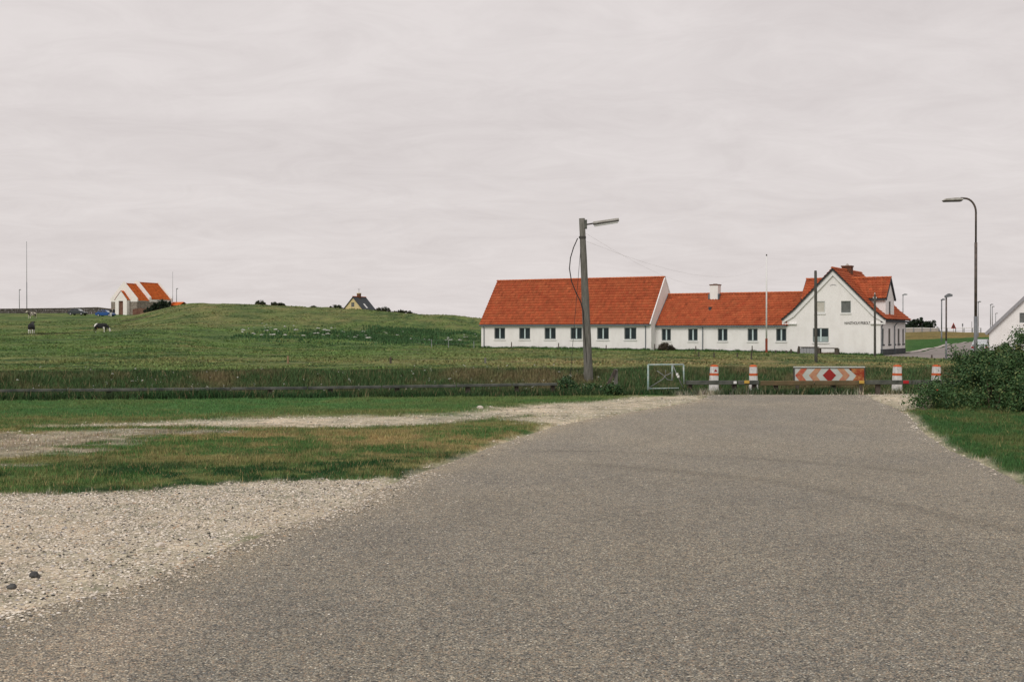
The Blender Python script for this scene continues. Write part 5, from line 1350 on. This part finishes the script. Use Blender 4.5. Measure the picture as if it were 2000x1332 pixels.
# tall growth at the rails and over the bank
n = 260000
x = -16 + 34 * r.random(n); ra = rail_y(x); y = ra - .55 + 4.6 * r.random(n)
k = in_view(x, y); x, y, ra = x[k], y[k], ra[k]
s = bank_s(x, y); pn = fbm(x * .9, y * .9, 92)
keep = (r.random(len(x)) < .35 + .65 * pn); x, y, ra, s, pn = x[keep], y[keep], ra[keep], s[keep], pn[keep]
front_ = y < ra - .05
h = np.where(front_, (.05 + .16 * pn * r.random(len(x))) * np.interp(x, [-12, -4, 1, 5, 6.5], [2.0, 1.6, .9, 1.4, 2.0]), .08 + .24 * pn * r.random(len(x)))
h = np.where(s > .75, .06 + .17 * pn * r.random(len(x)), h)
g, so = near_cover(x, y); kk = (r.random(len(x)) > g * 1.1) & (sdist(ROAD, x, y) > .12); x, y, h = x[kk], y[kk], h[kk]
c = jcol(cover(x, y) * 1.3, r, .45)
st = r.random(len(x)) < .06; c = np.where(st[:, None], np.array((.22, .185, .10)) * (.5 + .8 * r.random((len(x), 1))), c); h = np.where(st, h * 1.25, h)
blades('tall_grass', x, y, h, .028, c, .8, 5, 'tall rough grass and weeds over the bank behind the rails')
# pasture
n = 340000
y = np.exp(np.log(37) + (np.log(215) - np.log(37)) * r.random(n)); x = (r.random(n) * 2200 - 1100) / FPX * y
s = bank_s(x, y)
e1 = (x - B0.x) * ev.x + (y - B0.y) * ev.y; e2 = (x - B0.x) * nv.x + (y - B0.y) * nv.y
house = (e1 > -.2) & (e1 < 40) & (e2 > -.15) & (e2 < 14)
cl = fbm(x * .35, y * .35, 93) * .6 + fbm(x * 1.3, y * 1.3, 94) * .4
keep = (s > .9) & ~house & (sdist(SIDE, x, y) > .3) & (r.random(n) < sstep(.30, .62, cl)) & ~((x > 30) & (y > 108))
x, y, cl = x[keep], y[keep], cl[keep]
h = (.015 + .14 * np.clip(cl - .42, 0, 1) * r.random(len(x)) * 2.0) * (1 + y / 170); h = np.where((y > 96) & (y < 126) & (x > -6), h * .7, h)
c = jcol(cover(x, y) * 1.25, r, .30)
blades('pasture_grass', x, y, h, .04 + .0016 * y, c, 1.3, 6, 'rough pasture grass on the field and the hill')
# weeds along the foot of the white walls
n = 9000; t = r.random(n) * 39.5; off = .05 + .5 * r.random(n)
base = np.where(t < L1, 0.0, 1.2)
x = B0.x + ev.x * t + nv.x * (base - off); y = B0.y + ev.y * t + nv.y * (base - off)
blades('wall_foot_grass', x, y, .08 + .30 * fbm(t * 2, t * 0, 95) * r.random(n), .05, jcol(np.tile(np.array((.05, .11, .03)), (n, 1)), r, .4), .5, 7, 'green grass fringe along the foot of the white houses')
# lush nettles with white flower heads on the slope
n = 46000
px = np.array(LUSH); x = px[:, 0].min() + (px[:, 0].max() - px[:, 0].min()) * r.random(n); y = 124 + 50 * r.random(n)
keep = (sdist(LUSH, x, y) + (fbm(x * .12, y * .12, 55) - .5) * 26 + (r.random(n) - .5) * 16 < -3) & (fbm(x * .3, y * .3, 96) * .6 + fbm(x * .9, y * .9, 100) * .4 + .16 * r.random(n) > .60); x, y = x[keep], y[keep]
blades('nettles', x, y, .15 + .55 * fbm(x * .5, y * .5, 97) * r.random(len(x)), .16, jcol(np.tile(np.array((.058, .118, .048)), (len(x), 1)), r, .5), .5, 8, 'dark lush nettles in the hollow below the hill')
V_ = []; F_ = []; C_ = []
def flower(x, y, h, s, colr=(.62, .62, .56)):
    z = tz(x, y)
    for q in range(3): add_stone(V_, F_, C_, (x + r.normal() * s * .6, y + r.normal() * s * .6, z + h + r.normal() * .02), (s, s, s * .35), r, tuple(np.array(colr) * (.7 + .4 * r.random())))
for i in range(64):
    q = r.random()
    u = (480 + r.normal() * 22 + 30 if q < .3 else 540 + 400 * r.random()); d = 137 + 24 * r.random() ** 1.3 + (u - 480) * .008
    flower(sx(u, d), d, .40, .07 + .17 * r.random() ** 2.5)
for i in range(120):
    xx = -15 + 18 * r.random() ** .8; yy = float(rail_y(xx)) + .3 + 3.0 * r.random(); flower(xx, yy, .25, .012 + .018 * r.random() ** 2)
tag(link('white_flowers', np_mesh('white_flowers', V_, F_, C_), M['stoneattr']), 'white flower heads scattered in the weeds', 'flowers', kind='stuff')

# ------------------------------------------------------------------ gravel
def pebbles(name, n, ymin, ymax, smin, smax, seed, label, xr=(-12, 9), gthr=.15):
    r = np.random.default_rng(seed)
    y = ymin + (ymax - ymin) * r.random(n); x = xr[0] + (xr[1] - xr[0]) * r.random(n)
    k = in_view(x, y, 60); x, y = x[k], y[k]
    g, so = near_cover(x, y); sr = sdist(ROAD, x, y)
    cl = fbm(x * 3, y * 3, 98)
    dens = np.maximum(g, so * .35) * (.45 + .9 * cl)
    dens = np.where(sr < 0, .75 * np.exp(sr / .20) * g + .30 * np.exp(sr / .5) * (near_cover(x - .4, y + .4)[0] > .4) * cl + .0015, dens)
    k = r.random(len(x)) < dens; x, y, sr = x[k], y[k], sr[k]; m = len(x)
    s = smin + (smax - smin) * r.random(m) ** 4.0
    s = np.where(sr < -.3, np.minimum(s, .009), s)
    z = np.where(sr < 0, .012, gterrain(x, y)) + s * .15
    base = np.array([(1, 0, 0), (.35, .8, .1), (-.7, .65, -.05), (-.95, -.2, .1), (-.25, -.9, 0), (.7, -.65, .05), (.1, .1, .62), (-.15, -.1, -.55)], float)
    fc = np.array([(0, 1, 6), (1, 2, 6), (2, 3, 6), (3, 4, 6), (4, 5, 6), (5, 0, 6)])
    a = r.random(m) * 2 * PI; ca, sa = np.cos(a), np.sin(a)
    asp = .55 + .45 * r.random(m)
    P = base[None] * (1 + (r.random((m, 8, 1)) - .5) * .5)
    X = P[..., 0] * s[:, None]; Y = P[..., 1] * (s * asp)[:, None]; Z = P[..., 2] * (s * (.6 + .5 * r.random(m)))[:, None]
    V = np.stack([x[:, None] + X * ca[:, None] - Y * sa[:, None], y[:, None] + X * sa[:, None] + Y * ca[:, None], z[:, None] + Z], 2).reshape(-1, 3)
    F = (np.arange(m)[:, None, None] * 8 + fc[None]).reshape(-1, 3)
    pal = np.array([(.66, .59, .485), (.58, .505, .40), (.72, .655, .555), (.41, .36, .29), (.20, .18, .155), (.48, .35, .24), (.76, .71, .62), (.06, .057, .05), (.37, .35, .33)])
    ci = r.choice(len(pal), m, p=[.25, .19, .15, .12, .08, .05, .06, .06, .04])
    C = pal[ci] * (.8 + .4 * r.random((m, 1)))
    return tag(link(name, np_mesh(name, V, F, np.repeat(C, 8, 0)), M['stoneattr']), label, 'gravel', kind='stuff')
pebbles('gravel', 270000, 6.4, 14.8, .0035, .018, 1, 'pale loose gravel along the left edge of the road', (-6.5, 1.5))
pebbles('track_gravel', 60000, 14.5, 34, .009, .030, 2, 'pale gravel of the track and the far road edge', (-11, 13))
def boulder(u, v, su, sv, matn, label, seed, name='stone'):
    x, y = gp(u, v); k = y / FPX; r = np.random.default_rng(seed)
    bm = bmesh.new(); bmesh.ops.create_icosphere(bm, subdivisions=2, radius=1)
    for q in bm.verts:
        d = q.co.normalized(); f = 1 + .35 * (float(vnoise(np.array([d.x * 2 + seed]), np.array([d.y * 2 + d.z * 3]), seed)[0]) - .5) * 2 * .6
        q.co = Vector((d.x * su * k / 2 * f, d.y * su * k / 2 * .75 * f, d.z * sv * k / 2 * f * 1.2))
    me = bpy.data.meshes.new(name); bm.to_mesh(me); bm.free(); me.materials.append(M[matn])
    o = link(name, me); o.location = (x, y, tz(x, y) + sv * k * .25); o.rotation_euler = (0, 0, seed)
    tag(o, label, 'stone', 'single stones lying in the gravel')
boulder(66, 1130, 22, 14, 'flint', 'dark flint stone in the pale gravel at the lower left', 3)
boulder(312, 1070, 20, 11, 'chalk', 'pale flat stone in the middle of the near gravel', 4)
boulder(938, 800, 17, 7, 'chalk', 'white stone at the tip of the gravel track', 5)
boulder(22, 1152, 22, 12, 'flint', 'grey flint stone at the left edge of the near gravel', 6)
boulder(232, 1160, 20, 8, 'flint', 'flat dark stone at the edge of gravel and asphalt', 8)
boulder(145, 1177, 22, 8, 'chalk', 'long pale stone at the asphalt edge, lower left', 9)

# ------------------------------------------------------------------ cars
def car(u, d, rz, paint, label, estate=False, zoff=0):
    x = sx(u, d); z = tz(x, d) + zoff
    pm = mat('car_paint', paint, .35, spec=.5)
    o = empty('parked_car', (x, d, z), rz, label, 'car', 'parked cars')
    lo = [(-2.05, .32), (-2.1, .55), (-2.02, .82), (-1.2, .92), (.75, .90), (1.7, .74), (2.02, .60), (2.05, .34), (1.65, .24), (-1.7, .24)]
    MB().prism(lo, 'y', -.80, .80).build('body', pm, o, bevel=.05)
    tp = [(-1.95 if estate else -1.75, .90), (-1.65 if estate else -1.15, 1.36), (-.2, 1.42), (.25, 1.37), (1.05, .88)]
    mb = MB(); n = len(tp)
    for sg in (-1, 1):
        for (a, h) in tp: mb.v.append((a, sg * (.74 - .16 * (h - .88) / .54), h))
    mb.f = [tuple(range(n)), tuple(reversed(range(n, 2 * n)))] + [(i, n + i, n + (i + 1) % n, (i + 1) % n) for i in range(n)]
    roof = mb.build('cabin', pm, o, bevel=.03)
    for sg in (-1, 1):
        yy = lambda h: sg * (.74 - .16 * (h - .88) / .54 + .008)
        for pts in (([(-1.5, .96), (-1.1, 1.3), (-.32, 1.33), (-.32, .96)]), ([(-.22, .96), (-.22, 1.33), (.2, 1.3), (.8, .96)])):
            MB().quad(*[(a, yy(h), h) for a, h in pts]).build('side_window', M['carglass'], o)
    MB().quad((.36, -.56, 1.31), (.36, .56, 1.31), (1.02, .66, .925), (1.02, -.66, .925)).build('windscreen', M['screen_glass'], o)
    w = o.children[-1]; w.location = (.02, 0, .02)
    a0, h0 = tp[0]; a1, h1 = tp[1]
    MB().quad((a0 + .1, -.6, .97), (a0 + .1, .6, .97), (a1 - .05, .52, 1.30), (a1 - .05, -.52, 1.30)).build('rear_window', M['carglass'], o); o.children[-1].location = (-.05, 0, .02)
    for xx in (-1.25, 1.3):
        for sg in (-1, 1):
            wh = MB().tube([(xx, sg * .66, .30), (xx, sg * .83, .30)], .30, 14).build('wheel', M['tyre'], o)
            MB().tube([(xx, sg * .832, .30), (xx, sg * .845, .30)], .17, 10).build('rim', M['rim'], wh)
    for sg in (-1, 1):
        MB().box(1.95, 2.03, sg * .6 - .14, sg * .6 + .14, .55, .66).build('headlight', M['lamp_lens'], o)
        MB().box(-2.11, -2.06, sg * .62 - .12, sg * .62 + .12, .58, .76).build('tail_light', M['red_refl'], o)
    return o
car(152, 266, R(-12), (.035, .045, .05), 'dark grey parked car below the field wall, left of the blue one')
car(206.5, 264, R(-14), (.01, .075, .26), 'blue parked car in front of the stone chapel')
car(1919, 117, R(62), (.52, .55, .57), 'silver parked car behind the foot of the curved lamp', True, -.12)

# ------------------------------------------------------------------ cows and people (skinned figures)
def skinned(name, nodes, edges, material, parent=None, root=0, sub=2):
    me = bpy.data.meshes.new(name); me.from_pydata([n[:3] for n in nodes], edges, [])
    o = link(name, me, material, parent)
    md = o.modifiers.new('skin', 'SKIN'); md.use_smooth_shade = True
    for i, n in enumerate(nodes):
        sv = me.skin_vertices[0].data[i]; rr = n[3]; sv.radius = rr if hasattr(rr, '__len__') else (rr, rr)
    me.skin_vertices[0].data[root].use_root = True
    o.modifiers.new('sub', 'SUBSURF').levels = sub; o.modifiers['sub'].render_levels = sub
    return o
def cow(u, d, rz, material, label, graze, scale=1.0):
    x = sx(u, d); z = tz(x, d)
    o = empty('cow', (x, d, z), rz, label, 'cow', 'cows in the pasture'); o.scale = (scale,) * 3
    nd = [(0, 0, 1.0, .36), (-.55, 0, 1.02, .34), (-.85, 0, 1.08, .27), (.5, 0, 1.0, .35), (.85, 0, 1.05, .29)]
    ed = [(0, 1), (1, 2), (0, 3), (3, 4)]
    if graze: hd = [(1.15, 0, .88, .17), (1.38, 0, .50, .14), (1.50, 0, .30, .12), (1.56, 0, .12, .075)]
    else: hd = [(1.12, 0, 1.28, .17), (1.32, 0, 1.48, .15), (1.50, 0, 1.42, .12), (1.74, 0, 1.25, .075)]
    b = len(nd); nd += hd; ed += [(4, b), (b, b + 1), (b + 1, b + 2), (b + 2, b + 3)]
    for sy in (-1, 1):
        b = len(nd); nd += [(.72, sy * .22, .66, .12), (.74, sy * .22, .38, .065), (.72, sy * .22, .1, .05), (.76, sy * .22, .03, .06)]; ed += [(3, b), (b, b + 1), (b + 1, b + 2), (b + 2, b + 3)]
        b = len(nd); nd += [(-.72, sy * .22, .74, .15), (-.62, sy * .22, .56, .09), (-.86, sy * .22, .40, .06), (-.82, sy * .22, .1, .05), (-.78, sy * .22, .03, .06)]; ed += [(1, b), (b, b + 1), (b + 1, b + 2), (b + 2, b + 3), (b + 3, b + 4)]
    skinned('body', nd, ed, material, o)
    h = hd[1]
    for sy in (-1, 1): MB().prism([(h[0] - .06, h[2] + .02), (h[0] + .05, h[2] + .05), (h[0], h[2] - .07)], 'y', sy * .12, sy * .28).build('ear', material, o)
    MB().tube([(-1.04, 0, 1.2), (-1.13, 0, .95), (-1.12, 0, .5), (-1.12, 0, .35)], [.035, .02, .018, .04], 6).build('tail', material, o)
    MB().tube([(-.42, 0, .74), (-.42, 0, .56)], [.17, .09], 8).build('udder', M['skin'], o)
cow(61.5, 138, R(104), M['cow_dark'], 'black cow with white legs standing at the muddy strip, seen from behind', False, .90)
cow(196, 141, R(-12), M['cow'], 'black and white cow grazing, head to the right, below the parked cars', True, .82)
cow(63, 236, R(-115), M['cow_pale'], 'pale cow farther up the slope, behind the black one', False, .92)
def person(u, d, rz, top, legs, label):
    x = sx(u, d); z = tz(x, d)
    o = empty('person', (x, d, z), rz, label, 'person', 'people by the blue car')
    nd = [(0, 0, .98, .15), (0, 0, 1.2, .15), (0, 0, 1.42, .17), (0, 0, 1.52, .065), (0, .01, 1.62, .085), (0, .02, 1.72, .085)]
    ed = [(0, 1), (1, 2), (2, 3), (3, 4), (4, 5)]
    for s_ in (-1, 1):
        b = len(nd); nd += [(s_ * .2, 0, 1.40, .06), (s_ * .25, -.02, 1.12, .048), (s_ * .25, .06, .86, .036), (s_ * .25, .09, .76, .04)]; ed += [(2, b), (b, b + 1), (b + 1, b + 2), (b + 2, b + 3)]
        b = len(nd); nd += [(s_ * .1, 0, .86, .095), (s_ * .11, .02, .48, .065), (s_ * .11, -.02, .08, .045), (s_ * .11, .12, .04, .04)]; ed += [(0, b), (b, b + 1), (b + 1, b + 2), (b + 2, b + 3)]
    bod = skinned('body', nd, ed, M[top], o, 0, 2)
    # trousers, face and hair
    for s_ in (-1, 1): MB().tube([(s_ * .1, 0, .96), (s_ * .105, .02, .48), (s_ * .11, -.02, .08)], [.12, .085, .07], 10).build('trouser_leg', M[legs], bod)
    MB().tube([(0, .03, 1.56), (0, .035, 1.66), (0, .03, 1.76)], [.07, .1, .07], 10).build('face', M['skin'], bod)
    MB().tube([(0, -.01, 1.62), (0, -.01, 1.74), (0, .0, 1.81)], [.10, .112, .05], 10).build('hair', M['hair'], bod)
person(216.5, 261, R(190), 'dark_cloth', 'white_cloth', 'person in dark top and white trousers beside the blue car')
person(222.5, 267, R(160), 'dark_cloth', 'dark_cloth', 'person in dark clothes behind the front of the blue car')
